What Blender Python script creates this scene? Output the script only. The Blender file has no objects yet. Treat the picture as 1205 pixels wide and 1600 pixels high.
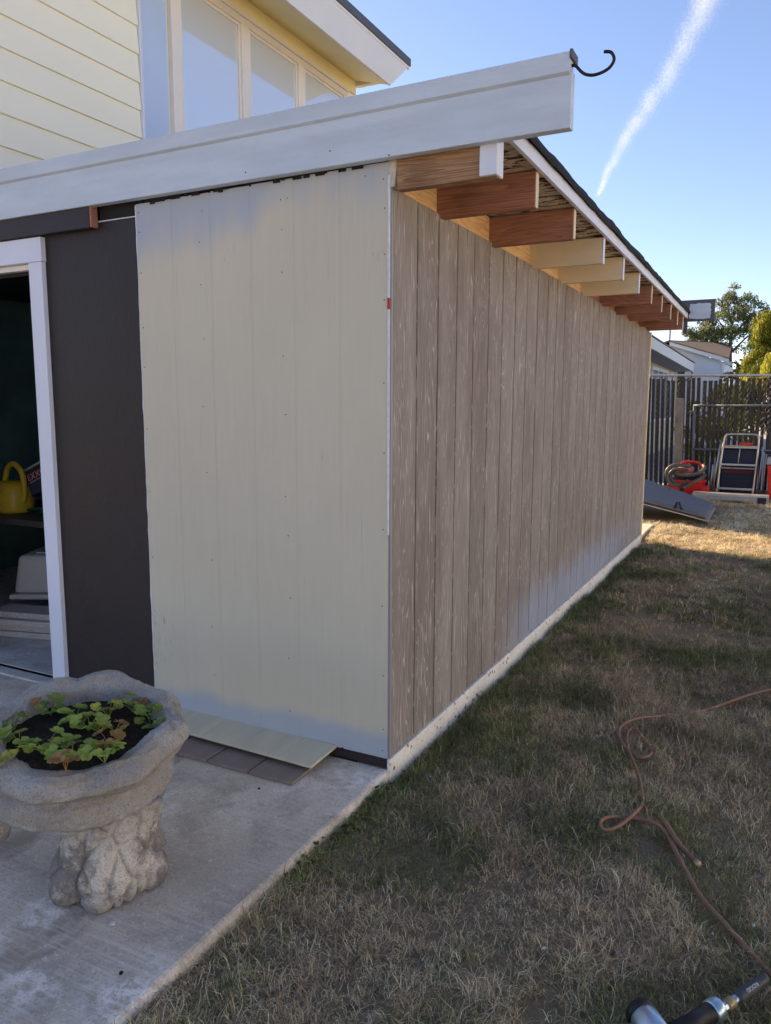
import bpy, bmesh, math, random
import numpy as np
from mathutils import Vector, Matrix, noise as mn
random.seed(7); RNG = np.random.default_rng(7)
R = math.radians
sc = bpy.context.scene
COL = sc.collection
# ------------------------------------------------------------------ camera
cam = bpy.data.cameras.new('camera'); camo = bpy.data.objects.new('camera', cam); COL.objects.link(camo)
YAW, PITCH, ROLL = -0.4761, -0.1396, 0.0031
CAM = Vector((1.3028, -2.5516, 1.3911))
fw = Vector((math.sin(YAW)*math.cos(PITCH), math.cos(YAW)*math.cos(PITCH), math.sin(PITCH)))
rt = Vector((math.cos(YAW), -math.sin(YAW), 0)); up = rt.cross(fw)
r2 = rt*math.cos(ROLL)+up*math.sin(ROLL); u2 = -rt*math.sin(ROLL)+up*math.cos(ROLL)
mw = Matrix((r2, u2, -fw)).transposed().to_4x4(); mw.translation = CAM
camo.matrix_world = mw
cam.sensor_fit = 'VERTICAL'; cam.sensor_height = 36; cam.lens = 1195.19/1600*36
cam.clip_start = 0.05; cam.clip_end = 20000
sc.camera = camo
sc.cycles.transparent_max_bounces = 128
# ------------------------------------------------------------------ sky, sun, exposure
SUN_EL, SUN_AZ = R(26), math.atan2(-1.0, 0.40)        # sun stands to the left and behind the shed
world = bpy.data.worlds.new('World'); sc.world = world; world.use_nodes = True
wn = world.node_tree; bg = wn.nodes['Background']
sky = wn.nodes.new('ShaderNodeTexSky'); sky.sky_type = 'NISHITA'; sky.sun_disc = False
sky.sun_elevation = SUN_EL; sky.sun_rotation = SUN_AZ; sky.altitude = 20; sky.air_density = 0.85; sky.dust_density = 0.25; sky.ozone_density = 3.0
wb = wn.nodes.new('ShaderNodeMix'); wb.data_type = 'RGBA'; wb.blend_type = 'MULTIPLY'; wb.inputs[0].default_value = 1.; wb.inputs[7].default_value = (1.15, .975, .95, 1)
wn.links.new(sky.outputs[0], wb.inputs[6]); wn.links.new(wb.outputs[2], bg.inputs[0]); bg.inputs[1].default_value = 0.088
sl = bpy.data.lights.new('sun', 'SUN'); sl.energy = 5.0; sl.angle = R(0.5); sl.color = (1.0, 0.75, 0.47)
so = bpy.data.objects.new('sun', sl); COL.objects.link(so)
sd = Vector((math.sin(SUN_AZ)*math.cos(SUN_EL), math.cos(SUN_AZ)*math.cos(SUN_EL), math.sin(SUN_EL)))
so.rotation_euler = sd.to_track_quat('Z', 'Y').to_euler()
sc.view_settings.view_transform = 'Standard'; sc.view_settings.look = 'None'
sc.view_settings.exposure = 1.48; sc.view_settings.gamma = 1.0; sc.view_settings.use_curve_mapping = False
# ------------------------------------------------------------------ mesh helpers
class MB:
    def __init__(s): s.v = []; s.f = []
    def add(s, vs, fs):
        b = len(s.v); s.v += [tuple(p) for p in vs]; s.f += [tuple(b+i for i in f) for f in fs]; return s
    def box(s, x0, x1, y0, y1, z0, z1):
        return s.add([(x0,y0,z0),(x1,y0,z0),(x1,y1,z0),(x0,y1,z0),(x0,y0,z1),(x1,y0,z1),(x1,y1,z1),(x0,y1,z1)],
                     [(0,3,2,1),(4,5,6,7),(0,1,5,4),(1,2,6,5),(2,3,7,6),(3,0,4,7)])
    def hexa(s, p):   # 8 points, bottom ring then top ring
        return s.add(p, [(0,3,2,1),(4,5,6,7),(0,1,5,4),(1,2,6,5),(2,3,7,6),(3,0,4,7)])
    def prism(s, poly, d):   # planar 3D polygon extruded along vector d
        n = len(poly); d = Vector(d); q = [Vector(p) for p in poly]
        return s.add(q+[p+d for p in q], [tuple(range(n))[::-1], tuple(range(n, 2*n))]+[(i,(i+1)%n,n+(i+1)%n,n+i) for i in range(n)])
    def tube(s, pts, r, n=8, cap=True):
        pts = [Vector(p) for p in pts]; m = len(pts); rr = r if hasattr(r, '__len__') else [r]*m
        vs = []; fs = []; prev = None
        for i, p in enumerate(pts):
            t = (pts[min(i+1, m-1)]-pts[max(i-1, 0)]).normalized()
            if prev is None:
                a = Vector((0,0,1)) if abs(t.z) < .9 else Vector((1,0,0)); nx = t.cross(a).normalized()
            else: nx = (prev-t*prev.dot(t)).normalized()
            ny = t.cross(nx); prev = nx
            vs += [p+(nx*math.cos(2*math.pi*k/n)+ny*math.sin(2*math.pi*k/n))*rr[i] for k in range(n)]
        for i in range(m-1):
            for k in range(n):
                fs.append((i*n+k, i*n+(k+1)%n, (i+1)*n+(k+1)%n, (i+1)*n+k))
        if cap: fs += [tuple(range(n))[::-1], tuple(range((m-1)*n, m*n))]
        return s.add(vs, fs)
    def lathe(s, prof, c, n=32, fn=None, cap=True):   # prof [(r,z)], fn(theta, r, z)->(r,z)
        vs = []; fs = []; m = len(prof)
        for (r, z) in prof:
            for k in range(n):
                t = 2*math.pi*k/n; a, b = fn(t, r, z) if fn else (r, z)
                vs.append((c[0]+a*math.cos(t), c[1]+a*math.sin(t), c[2]+b))
        for i in range(m-1):
            for k in range(n): fs.append((i*n+k, i*n+(k+1)%n, (i+1)*n+(k+1)%n, (i+1)*n+k))
        if cap: fs += [tuple(range(n))[::-1], tuple(range((m-1)*n, m*n))]
        return s.add(vs, fs)
    def xf(s, M):
        s.v = [tuple(M @ Vector(p)) for p in s.v]; return s
    def build(s, name, m, parent=None, bevel=0, smooth=False, auto=None):
        me = bpy.data.meshes.new(name); me.from_pydata(s.v, [], s.f); me.update()
        b = bmesh.new(); b.from_mesh(me); bmesh.ops.recalc_face_normals(b, faces=b.faces); b.to_mesh(me); b.free()
        return link(name, me, m, parent, bevel, smooth)
def wloc(o):
    v = Vector((0,0,0))
    while o is not None:
        v = v+o.location+o.matrix_parent_inverse.translation; o = o.parent
    return v
def setp(o, parent):
    o.parent = parent; o.matrix_parent_inverse = Matrix.Translation(-wloc(parent))
def link(name, me, m, parent=None, bevel=0, smooth=False):
    o = bpy.data.objects.new(name, me); COL.objects.link(o)
    if m: me.materials.append(m)
    if smooth: me.polygons.foreach_set('use_smooth', [True]*len(me.polygons))
    if bevel:
        md = o.modifiers.new('bevel', 'BEVEL'); md.width = bevel; md.segments = 2; md.limit_method = 'ANGLE'; md.angle_limit = R(40)
    if parent: setp(o, parent)
    return o
def tag(o, label=None, cat=None, group=None, kind=None):
    if label: o['label'] = label
    if cat: o['category'] = cat
    if group: o['group'] = group
    if kind: o['kind'] = kind
    return o
def thing(name, label, cat, loc, group=None):
    o = bpy.data.objects.new(name, None); COL.objects.link(o); o.location = loc; o.empty_display_size = .1
    return tag(o, label, cat, group)
def box(name, m, parent, x0, x1, y0, y1, z0, z1, bevel=.002):
    return MB().box(x0,x1,y0,y1,z0,z1).build(name, m, parent, bevel)
def npmesh(name, verts, quads=None, tris=None, col=None):
    """fast mesh from numpy arrays; col = per-vertex colour"""
    me = bpy.data.meshes.new(name)
    nq = 0 if quads is None else len(quads); nt = 0 if tris is None else len(tris)
    me.vertices.add(len(verts)); me.vertices.foreach_set('co', np.ascontiguousarray(verts, dtype=np.float32).ravel())
    li = np.concatenate([a.ravel() for a in (quads, tris) if a is not None]).astype(np.int32)
    me.loops.add(len(li)); me.loops.foreach_set('vertex_index', li)
    me.polygons.add(nq+nt)
    ls = np.concatenate([np.arange(nq)*4, nq*4+np.arange(nt)*3]).astype(np.int32)
    me.polygons.foreach_set('loop_start', ls)
    me.update(calc_edges=True)
    if col is not None:
        a = me.color_attributes.new('tint', 'FLOAT_COLOR', 'POINT')
        c = np.ones((len(verts), 4), np.float32); c[:, :3] = col; a.data.foreach_set('color', c.ravel())
    return me
def catmull(P, n=8, closed=False):
    P = [Vector(p) for p in P]; out = []
    for i in range(len(P)-1):
        a = P[max(i-1,0)]; b = P[i]; c = P[i+1]; d = P[min(i+2,len(P)-1)]
        for k in range(n):
            t = k/n
            out.append(.5*((2*b)+(c-a)*t+(2*a-5*b+4*c-d)*t*t+(-a+3*b-3*c+d)*t*t*t))
    out.append(P[-1]); return out
# ------------------------------------------------------------------ material helpers
class NT:
    def __init__(s, name):
        s.m = bpy.data.materials.new(name); s.m.use_nodes = True; s.t = s.m.node_tree; s.b = s.t.nodes['Principled BSDF']
        s.out = s.t.nodes['Material Output']; s.pos = None
    def n(s, ty, **kw):
        o = s.t.nodes.new(ty)
        for k, v in kw.items(): setattr(o, k, v)
        return o
    def set(s, inp, v):
        if hasattr(v, 'is_output'): s.t.links.new(v, inp)
        elif isinstance(v, (tuple, list)) and len(v) == 3 and inp.type == 'RGBA': inp.default_value = (*v, 1)
        else: inp.default_value = v
    def P(s):
        if s.pos is None: s.pos = s.n('ShaderNodeNewGeometry').outputs['Position']
        return s.pos
    def sep(s):
        o = s.n('ShaderNodeSeparateXYZ'); s.set(o.inputs[0], s.P()); return o.outputs
    def scl(s, v, src=None):
        o = s.n('ShaderNodeVectorMath', operation='MULTIPLY'); s.set(o.inputs[0], src if src is not None else s.P()); s.set(o.inputs[1], v); return o.outputs[0]
    def noise(s, scale=5, stretch=(1,1,1), det=4, rough=.55, dist=0, src=None):
        o = s.n('ShaderNodeTexNoise'); s.set(o.inputs['Vector'], s.scl(stretch, src)); s.set(o.inputs['Scale'], scale)
        s.set(o.inputs['Detail'], det); s.set(o.inputs['Roughness'], rough); s.set(o.inputs['Distortion'], dist); return o.outputs['Fac']
    def vor(s, scale=5, stretch=(1,1,1), feat='F1', rnd=1):
        o = s.n('ShaderNodeTexVoronoi', feature=feat); s.set(o.inputs['Vector'], s.scl(stretch)); s.set(o.inputs['Scale'], scale); s.set(o.inputs['Randomness'], rnd); return o.outputs['Distance']
    def ramp(s, v, a, b, lo=0., hi=1., smooth=True):
        o = s.n('ShaderNodeMapRange', interpolation_type='SMOOTHSTEP' if smooth else 'LINEAR'); s.set(o.inputs[0], v); s.set(o.inputs[1], a); s.set(o.inputs[2], b); s.set(o.inputs[3], lo); s.set(o.inputs[4], hi); return o.outputs[0]
    def math(s, op, a, b=0.):
        o = s.n('ShaderNodeMath', operation=op); s.set(o.inputs[0], a); s.set(o.inputs[1], b); return o.outputs[0]
    def mix(s, f, a, b, mode='MIX'):
        o = s.n('ShaderNodeMix', data_type='RGBA', blend_type=mode); s.set(o.inputs[0], f); s.set(o.inputs[6], a); s.set(o.inputs[7], b); return o.outputs[2]
    def bump(s, h, st=.3, d=.01, prev=None):
        o = s.n('ShaderNodeBump'); s.set(o.inputs['Height'], h); s.set(o.inputs['Strength'], st); s.set(o.inputs['Distance'], d)
        if prev is not None: s.set(o.inputs['Normal'], prev)
        return o.outputs[0]
    def done(s, col, rough=.6, normal=None, spec=.4, metal=0.):
        s.set(s.b.inputs['Base Color'], col); s.set(s.b.inputs['Roughness'], rough); s.set(s.b.inputs['Specular IOR Level'], spec); s.set(s.b.inputs['Metallic'], metal)
        if normal is not None: s.set(s.b.inputs['Normal'], normal)
        return s.m
def sh(c, k): return tuple(x*k for x in c)
def paint(name, c, rough=.5, var=.12, scale=3, stretch=(1,1,1), fine=80, bump=.15, dirt=0., dirtc=(.08,.07,.06), metal=0., spec=.4):
    t = NT(name); n1 = t.noise(scale, stretch, 5); n2 = t.noise(fine, stretch, 3)
    col = t.mix(t.ramp(n1, .3, .7), sh(c, 1-var), sh(c, 1+var*.6))
    col = t.mix(t.ramp(n2, .45, .75, 0, var), col, sh(c, .7))
    if dirt: col = t.mix(t.ramp(t.noise(scale*2.3, stretch, 6, .7), .55, .75, 0, dirt), col, dirtc)
    return t.done(col, t.ramp(n1, .2, .8, rough-.08, rough+.1), t.bump(n2, bump, .004), spec, metal)
def wood(name, c, cd, axis=0, rough=.7, ring=14, bump=.3, dirt=.45):
    t = NT(name); st = [9, 9, 9]; st[axis] = .55
    w = t.noise(1.6, tuple(st), 3, .5, 1.2); fr = t.math('FRACT', t.math('MULTIPLY', w, ring))
    g = t.ramp(fr, .1, .9); f = t.noise(22, tuple(st), 4, .65)
    col = t.mix(g, c, cd); col = t.mix(t.ramp(f, .45, .75, 0, .5), col, sh(cd, .7))
    col = t.mix(t.ramp(t.noise(4, (1,1,1), 5), .5, .75, 0, dirt), col, sh(cd, .45))
    return t.done(col, rough, t.bump(f, bump, .004, t.bump(fr, .15, .002)), .25)
M = {}
M['fascia'] = paint('fascia_paint', (.60,.69,.79), .45, .09, 2.2, (1,3,6), 45, .45, .16, (.40,.42,.45))
M['white'] = paint('white_trim_paint', (.74,.78,.89), .45, .05, 4, (1,1,.4), 90, .1)
M['warm_white'] = paint('warm_white_paint', (.84,.80,.74), .45, .05, 3)
M['darkwall'] = paint('dark_wall_paint', (.032,.025,.025), .5, .3, 2, (1,1,.5), 120, .45, .25, (.07,.066,.066), spec=.3)
M['ledger'] = paint('dark_ledger_paint', (.03,.024,.028), .55, .2, 3, (.3,1,1), 60, .3)
M['tar'] = paint('tar_gap_black', (.016,.016,.018), .8, .3, 6)
M['baseboard'] = paint('dark_base_board', (.035,.024,.026), .6, .25, 8, (.3,1,1), 60, .3)
M['caulk'] = paint('white_caulk', (.72,.74,.76), .6, .1, 30)
M['steel_dark'] = paint('rusty_dark_steel', (.035,.028,.03), .55, .4, 40, bump=.4, metal=.5)
M['grey_trim'] = paint('grey_corner_trim', (.33,.33,.36), .4, .1, 3, (1,1,.2))
M['red'] = paint('red_tag', (.45,.05,.03), .5)
M['house_yellow'] = paint('pale_yellow_siding_paint', (.95,.94,.78), .55, .03, 1.5, (1,.4,1), 60, .1)
M['house_yellow2'] = paint('yellow_soffit_paint', (.96,.83,.44), .6, .05, 2)
M['house_white'] = paint('white_house_fascia', (.80,.78,.74), .5, .03, 2)
M['blue_panel'] = paint('pale_blue_panel_paint', (.52,.66,.90), .5, .05, 2, (1,1,.5))
M['roofblack'] = paint('black_roll_roofing', (.018,.02,.026), .9, .3, 20, fine=200, bump=.8)
M['roofedge'] = paint('dark_roof_edge', (.10,.11,.13), .6, .1, 4)
M['rafter_pine'] = wood('weathered_pine', (.44,.27,.15), (.27,.15,.075), 0)
M['rafter_red'] = wood('red_cedar', (.44,.22,.145), (.29,.13,.085), 0)
M['rafter_cream'] = paint('cream_rafter_paint', (.78,.66,.46), .6, .08, 5, (.3,1,1), 50, .2, .1)
M['blocking'] = wood('fresh_pine_blocking', (.92,.62,.32), (.80,.46,.20), 1, .55, 8, .15, .1)
M['membrane'] = paint('torn_membrane', (.62,.56,.47), .7, .15, 30)
M['black'] = paint('black_rubber', (.012,.012,.014), .55, .2, 20)
M['alu'] = paint('aluminium_tube', (.62,.58,.52), .38, .1, 12, metal=.75)
M['galv'] = paint('galvanised_pipe', (.36,.37,.39), .5, .15, 15, metal=.4)
M['slat'] = paint('brown_fence_slat', (.040,.026,.024), .6, .3, 2.5, (3,1,.4), 60, .2)
M['post'] = wood('grey_post_wood', (.30,.27,.23), (.20,.17,.14), 2)
M['vacred'] = paint('red_plastic', (.62,.03,.025), .35, .06, 5, spec=.5)
M['vachose'] = paint('grey_brown_hose_plastic', (.12,.105,.09), .45, .1, 10)
M['tub'] = paint('dark_blue_plastic', (.012,.022,.06), .35, .2, 5)
M['greysheet'] = paint('slate_grey_sheet', (.15,.15,.158), .55, .1, 4, fine=120)
M['bin'] = paint('grey_plastic_tub', (.60,.57,.53), .35, .08, 4)
M['can'] = paint('yellow_plastic', (.62,.45,.04), .35, .1, 6)
M['shelf'] = paint('dark_shelf_board', (.10,.08,.07), .7, .3, 5)
M['teal'] = paint('dark_teal_wall', (.13,.24,.27), .6, .3, 2)
M['maroon'] = paint('maroon_print', (.16,.02,.04), .6)
M['navy'] = paint('navy_carton', (.06,.065,.10), .7, .15)
M['paper'] = paint('white_card', (.45,.45,.45), .7, .1)
M['letter'] = paint('pale_lettering', (.60,.60,.60), .6, .02)
M['greenplastic'] = paint('green_plastic', (.02,.12,.09), .4)
M['lumber'] = wood('pale_stacked_lumber', (.60,.55,.50), (.46,.41,.36), 0, dirt=.1)
M['silver'] = paint('cast_aluminium', (.46,.58,.70), .32, .08, 18, metal=.85)
M['hose'] = paint('brown_rubber_hose', (.27,.145,.09), .5, .2, 12, fine=100)
M['brass'] = paint('dull_brass', (.40,.32,.18), .5, .1, 30, metal=.5)
M['greysleeve'] = paint('dark_grey_sleeve', (.055,.058,.065), .5, .1, 20)
M['vacred2'] = paint('dusty_pink_red_plastic', (.50,.16,.13), .45, .1, 8)
M['drive'] = paint('pale_driveway', (.42,.40,.37), .85, .1, 1.5, fine=40)
M['nwall'] = paint('neighbour_cream_wall', (.62,.55,.38), .6, .05, 2)
M['nsoff'] = paint('neighbour_soffit', (.34,.33,.32), .6, .05, 2)
M['nwall2'] = paint('neighbour_grey_siding', (.62,.66,.70), .6, .04, 2)
M['shingle'] = paint('brown_shingle', (.20,.135,.10), .9, .25, 8, fine=60, bump=.6)
M['dglass'] = paint('dark_window_glass', (.03,.05,.075), .08, .1, 2, bump=0., spec=.8)
M['rhouse'] = paint('bounce_house_siding', (.70,.76,.84), .6, .04, 2)
M['gatepipe'] = paint('dull_gate_pipe', (.17,.18,.20), .5, .15, 15, metal=.3)
M['antenna'] = paint('grey_mast', (.2,.2,.2), .5)

def m_cream():
    t = NT('cream_siding_paint'); x, y, z = t.sep()
    base = t.mix(t.ramp(t.noise(1.1, (1,1,.6), 4), .3, .7), (.60,.56,.44), (.66,.615,.485))
    grain = t.noise(30, (2.2,1,.09), 5, .7, .3)
    base = t.mix(t.ramp(grain, .42, .72, 0, .22), base, (.70,.67,.55))
    base = t.mix(t.ramp(t.noise(16, (3,1,.12), 4, .7), .62, .74, 0, .4), base, (.42,.36,.27))
    scuff = t.math('MULTIPLY', t.ramp(t.noise(2.3, (1,1,.8), 3), .58, .7), t.ramp(t.noise(55, (2,1,.25), 4, .8), .58, .66))
    base = t.mix(t.math('MULTIPLY', scuff, .7), base, (.10,.10,.10))
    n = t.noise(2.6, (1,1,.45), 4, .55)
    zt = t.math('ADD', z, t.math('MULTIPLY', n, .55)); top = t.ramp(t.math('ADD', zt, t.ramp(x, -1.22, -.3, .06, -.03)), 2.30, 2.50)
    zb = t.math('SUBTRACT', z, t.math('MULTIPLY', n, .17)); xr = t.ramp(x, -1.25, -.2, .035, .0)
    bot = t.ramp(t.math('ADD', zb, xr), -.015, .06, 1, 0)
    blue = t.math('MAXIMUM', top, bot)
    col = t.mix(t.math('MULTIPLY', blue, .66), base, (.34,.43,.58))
    return t.done(col, .55, t.bump(grain, .35, .006), .3)
M['cream'] = m_cream()
M['cream_plain'] = paint('cream_offcut_paint', (.62,.57,.42), .55, .1, 3, (3,.5,1), 40, .3, .15, (.25,.24,.2))
M['browngrey'] = paint('grey_brown_offcut', (.24,.19,.165), .65, .12, 6, (5,.6,1), 60, .4)
def m_brown():
    t = NT('brown_stained_siding'); x, y, z = t.sep()
    cell = t.math('FLOOR', t.math('DIVIDE', t.math('SUBTRACT', y, .0408), .206))
    off = t.n('ShaderNodeCombineXYZ'); t.set(off.inputs[0], t.math('MULTIPLY', cell, 3.7)); t.set(off.inputs[1], y); t.set(off.inputs[2], t.math('ADD', z, t.math('MULTIPLY', cell, 2.31)))
    src = off.outputs[0]
    w = t.noise(1.0, (1,11,.62), 3, .5, .5, src); rings = t.math('FRACT', t.math('MULTIPLY', w, 26))
    line = t.ramp(t.math('ABSOLUTE', t.math('SUBTRACT', rings, .5)), .0, .13, 1, 0)
    brk = t.ramp(t.noise(3.2, (1,3,.9), 4, .6, 0, src), .38, .56)
    fib = t.noise(95, (1,2.2,.075), 6, .8, 0, src)
    saw = t.noise(90, (1,.25,2.2), 2, .5, 0, src)
    pv = t.n('ShaderNodeTexWhiteNoise', noise_dimensions='1D'); t.set(pv.inputs['W'], cell)
    base = t.mix(t.ramp(pv.outputs['Value'], 0, 1, 0, 1, False), (.226,.201,.183), (.330,.295,.270))
    base = t.mix(t.ramp(t.noise(1.8, (1,2,.5), 4, .6), .35, .7), base, (.225,.188,.166))
    base = t.mix(t.ramp(fib, .42, .72, 0, .38), base, (.48,.43,.40))
    base = t.mix(t.math('MULTIPLY', t.math('MULTIPLY', line, brk), .7), base, (.74,.68,.64))
    base = t.mix(t.ramp(t.noise(17, (1,4,.26), 7, .85, .4, src), .55, .67, 0, .42), base, (.80,.74,.70))
    base = t.mix(t.ramp(t.noise(26, (1,5,.16), 6, .85, 0, src), .54, .70, 0, .5), base, (.15,.125,.112))
    # weathered greyer strip at the top edge, dark drips
    n = t.noise(5, (1,3,.6), 4, .6)
    topw = t.ramp(t.math('ADD', z, t.math('MULTIPLY', n, .35)), 2.18, 2.42); near = t.ramp(y, .9, 1.5, 1, 0)
    base = t.mix(t.math('MULTIPLY', t.math('MULTIPLY', topw, near), .5), base, (.42,.38,.32))
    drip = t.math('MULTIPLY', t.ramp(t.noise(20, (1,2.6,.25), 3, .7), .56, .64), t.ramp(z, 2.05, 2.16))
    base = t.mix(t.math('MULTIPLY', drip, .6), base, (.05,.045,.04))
    # chalky blue bloom low down on the middle boards
    zz = t.math('SUBTRACT', z, t.math('MULTIPLY', t.noise(3.0, (1,4,.8), 4, .6), .55)); ym = t.math('MULTIPLY', t.ramp(y, 1.25, 2.0), t.ramp(y, 4.0, 5.6, 1, .25))
    bl = t.math('MULTIPLY', t.ramp(zz, -.16, .1, 1, 0), ym)
    base = t.mix(t.math('MULTIPLY', bl, .62), base, (.38,.46,.62))
    nb = t.bump(fib, .5, .006, t.bump(saw, .18, .003))
    return t.done(base, .72, nb, .25)
M['brown'] = m_brown()
def m_concrete(name, c1, c2, cl, edge=True):
    t = NT(name); x, y, z = t.sep()
    n1 = t.noise(1.7, (1,1,1), 6, .6); n2 = t.noise(6, (1,1,1), 6, .7); n3 = t.noise(110, (1,1,1), 3, .7); n4 = t.noise(28, (1,1,1), 4, .75)
    col = t.mix(t.ramp(n1, .35, .65), c1, c2)
    col = t.mix(t.ramp(n2, .46, .70, 0, .7), col, sh(c1, .62))
    col = t.mix(t.math('MULTIPLY', t.ramp(t.noise(2.4, (1,1,1), 3, .5, .4, t.scl((1,1,1))), .50, .62), t.ramp(n4, .38, .6)), col, cl)
    col = t.mix(t.ramp(n3, .52, .68, 0, .65), col, sh(c1, .5)); col = t.mix(t.ramp(t.noise(13, (1,1,1), 6, .8), .52, .66, 0, .5), col, sh(c1, .62)); col = t.mix(t.ramp(t.noise(60, (1,1,1), 4, .85), .58, .66, 0, .6), col, cl)
    col = t.mix(t.ramp(t.noise(2.1, (1.3,1,1), 4, .6, .8), .54, .66, 0, .6), col, (.25,.20,.15))
    broom = t.noise(26, (.18,3.2,1), 3, .6)
    fade = t.ramp(n1, .38, .62) if not edge else t.math('MAXIMUM', t.ramp(y, -.85, -1.25, 0, 1), t.math('MULTIPLY', t.ramp(x, -.3, -.08), .6))
    col = t.mix(t.math('MULTIPLY', t.ramp(broom, .5, .7), t.math('MULTIPLY', fade, .35)), col, cl)
    nb = t.bump(broom, .25, .006, t.bump(n3, .5, .004, t.bump(n2, .25, .01)))
    return t.done(col, .82, nb, .25)
M['slab'] = m_concrete('patio_concrete', (.58,.505,.405), (.70,.61,.50), (.90,.84,.77))
M['floor'] = m_concrete('interior_concrete', (.58,.53,.48), (.66,.61,.55), (.76,.73,.70), False)
def m_found():
    t = NT('whitewashed_foundation'); v = t.vor(26, (1,1,1)); n = t.noise(7, (1,1,1.4), 5, .65); f = t.noise(90, (1,1,1), 3, .7)
    pit = t.math('MULTIPLY', t.ramp(v, .14, .30, 1, 0), t.ramp(t.noise(15), .44, .51))
    col = t.mix(t.ramp(n, .4, .7), (.94,.91,.84), (.82,.78,.70)); col = t.mix(pit, col, (.10,.09,.075)); col = t.mix(t.ramp(f, .48, .70, 0, .6), col, (.50,.42,.34))
    return t.done(col, .85, t.bump(pit, -.8, .01, t.bump(f, .5, .005)), .2)
M['found'] = m_found()
def m_peel():
    t = NT('peeling_deck_paint'); a = t.noise(9, (1,2.4,1), 6, .72, .6); k = t.ramp(a, .47, .50)
    col = t.mix(k, (.075,.035,.025), (.70,.58,.42)); col = t.mix(t.ramp(t.noise(60), .5, .8, 0, .4), col, (.15,.10,.07))
    return t.done(col, .8, t.bump(k, .6, .004), .2)
M['peel'] = m_peel()
def m_stone():
    t = NT('cast_stone'); n = t.noise(5, (1,1,1), 6, .65); f = t.noise(210, (1,1,1), 3, .8); g = t.noise(46, (1,1,1), 6, .8); x, y, z = t.sep()
    col = t.mix(t.ramp(n, .35, .65), (.36,.345,.325), (.50,.48,.45))
    col = t.mix(t.ramp(z, .10, .30, .95, 0), col, t.mix(t.ramp(t.noise(7, (1,1,1), 6, .75), .42, .58), (.78,.72,.63), (.30,.275,.255)))
    col = t.mix(t.math('MULTIPLY', t.ramp(t.noise(10, (1,1,2.4), 4), .5, .66), t.ramp(z, .14, .3, 0, .8)), col, (.44,.38,.30))
    col = t.mix(t.ramp(f, .50, .68, 0, .7), col, (.10,.095,.09)); col = t.mix(t.ramp(g, .58, .72, 0, .7), col, (.52,.47,.43))
    col = t.mix(t.ramp(t.noise(11, (1,1,1), 6, .8), .56, .68, 0, .45), col, (.14,.135,.13))
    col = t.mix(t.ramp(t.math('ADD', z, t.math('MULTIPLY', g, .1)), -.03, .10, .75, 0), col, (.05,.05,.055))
    return t.done(col, .88, t.bump(f, .9, .005, t.bump(g, .6, .008)), .2)
M['stone'] = m_stone()
def m_soil(name, c, c2, sc_=60):
    t = NT(name); n = t.noise(sc_, (1,1,1), 5, .75); b = t.noise(3, (1,1,1), 5, .6)
    col = t.mix(t.ramp(n, .35, .7), sh(c, .45), c); col = t.mix(t.ramp(b, .35, .65, 0, .7), col, c2)
    return t.done(col, .95, t.bump(n, 1.0, .02), .1)
M['soil'] = m_soil('potting_soil', (.075,.058,.045), (.04,.032,.026))
M['ground'] = m_soil('thatch_ground', (.50,.385,.255), (.30,.235,.15), 60)
def m_tint(name, rough=.6, trans=.3, var=.25, sc_=20):
    t = NT(name); a = t.n('ShaderNodeVertexColor', layer_name='tint').outputs[0]
    n = t.noise(sc_, (1,1,1), 2); col = t.mix(t.ramp(n, .3, .7, 0, var), a, t.mix(1., a, (.6,.6,.6), 'MULTIPLY'))
    t.done(col, rough, None, .25)
    tr = t.n('ShaderNodeBsdfTranslucent'); t.set(tr.inputs[0], col)
    mx = t.n('ShaderNodeMixShader'); t.set(mx.inputs[0], trans); t.t.links.new(t.b.outputs[0], mx.inputs[1]); t.t.links.new(tr.outputs[0], mx.inputs[2])
    t.t.links.new(mx.outputs[0], t.out.inputs[0]); return t.m
M['grass'] = m_tint('grass_blades', .65, .25)
M['leaf'] = m_tint('leaves', .5, .35, .3, 2)
M['bark'] = wood('bark', (.20,.17,.13), (.10,.08,.06), 2, .9)
def m_glass():
    t = NT('window_glass_over_blind'); t.done((.74,.83,.95), .5, None, .3)
    g = t.n('ShaderNodeBsdfGlossy'); g.inputs['Roughness'].default_value = .015; g.inputs['Color'].default_value = (.86,.90,.97,1)
    mx = t.n('ShaderNodeMixShader'); mx.inputs[0].default_value = .42; t.t.links.new(t.b.outputs[0], mx.inputs[1]); t.t.links.new(g.outputs[0], mx.inputs[2])
    t.t.links.new(mx.outputs[0], t.out.inputs[0]); return t.m
M['glass'] = m_glass()
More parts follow.
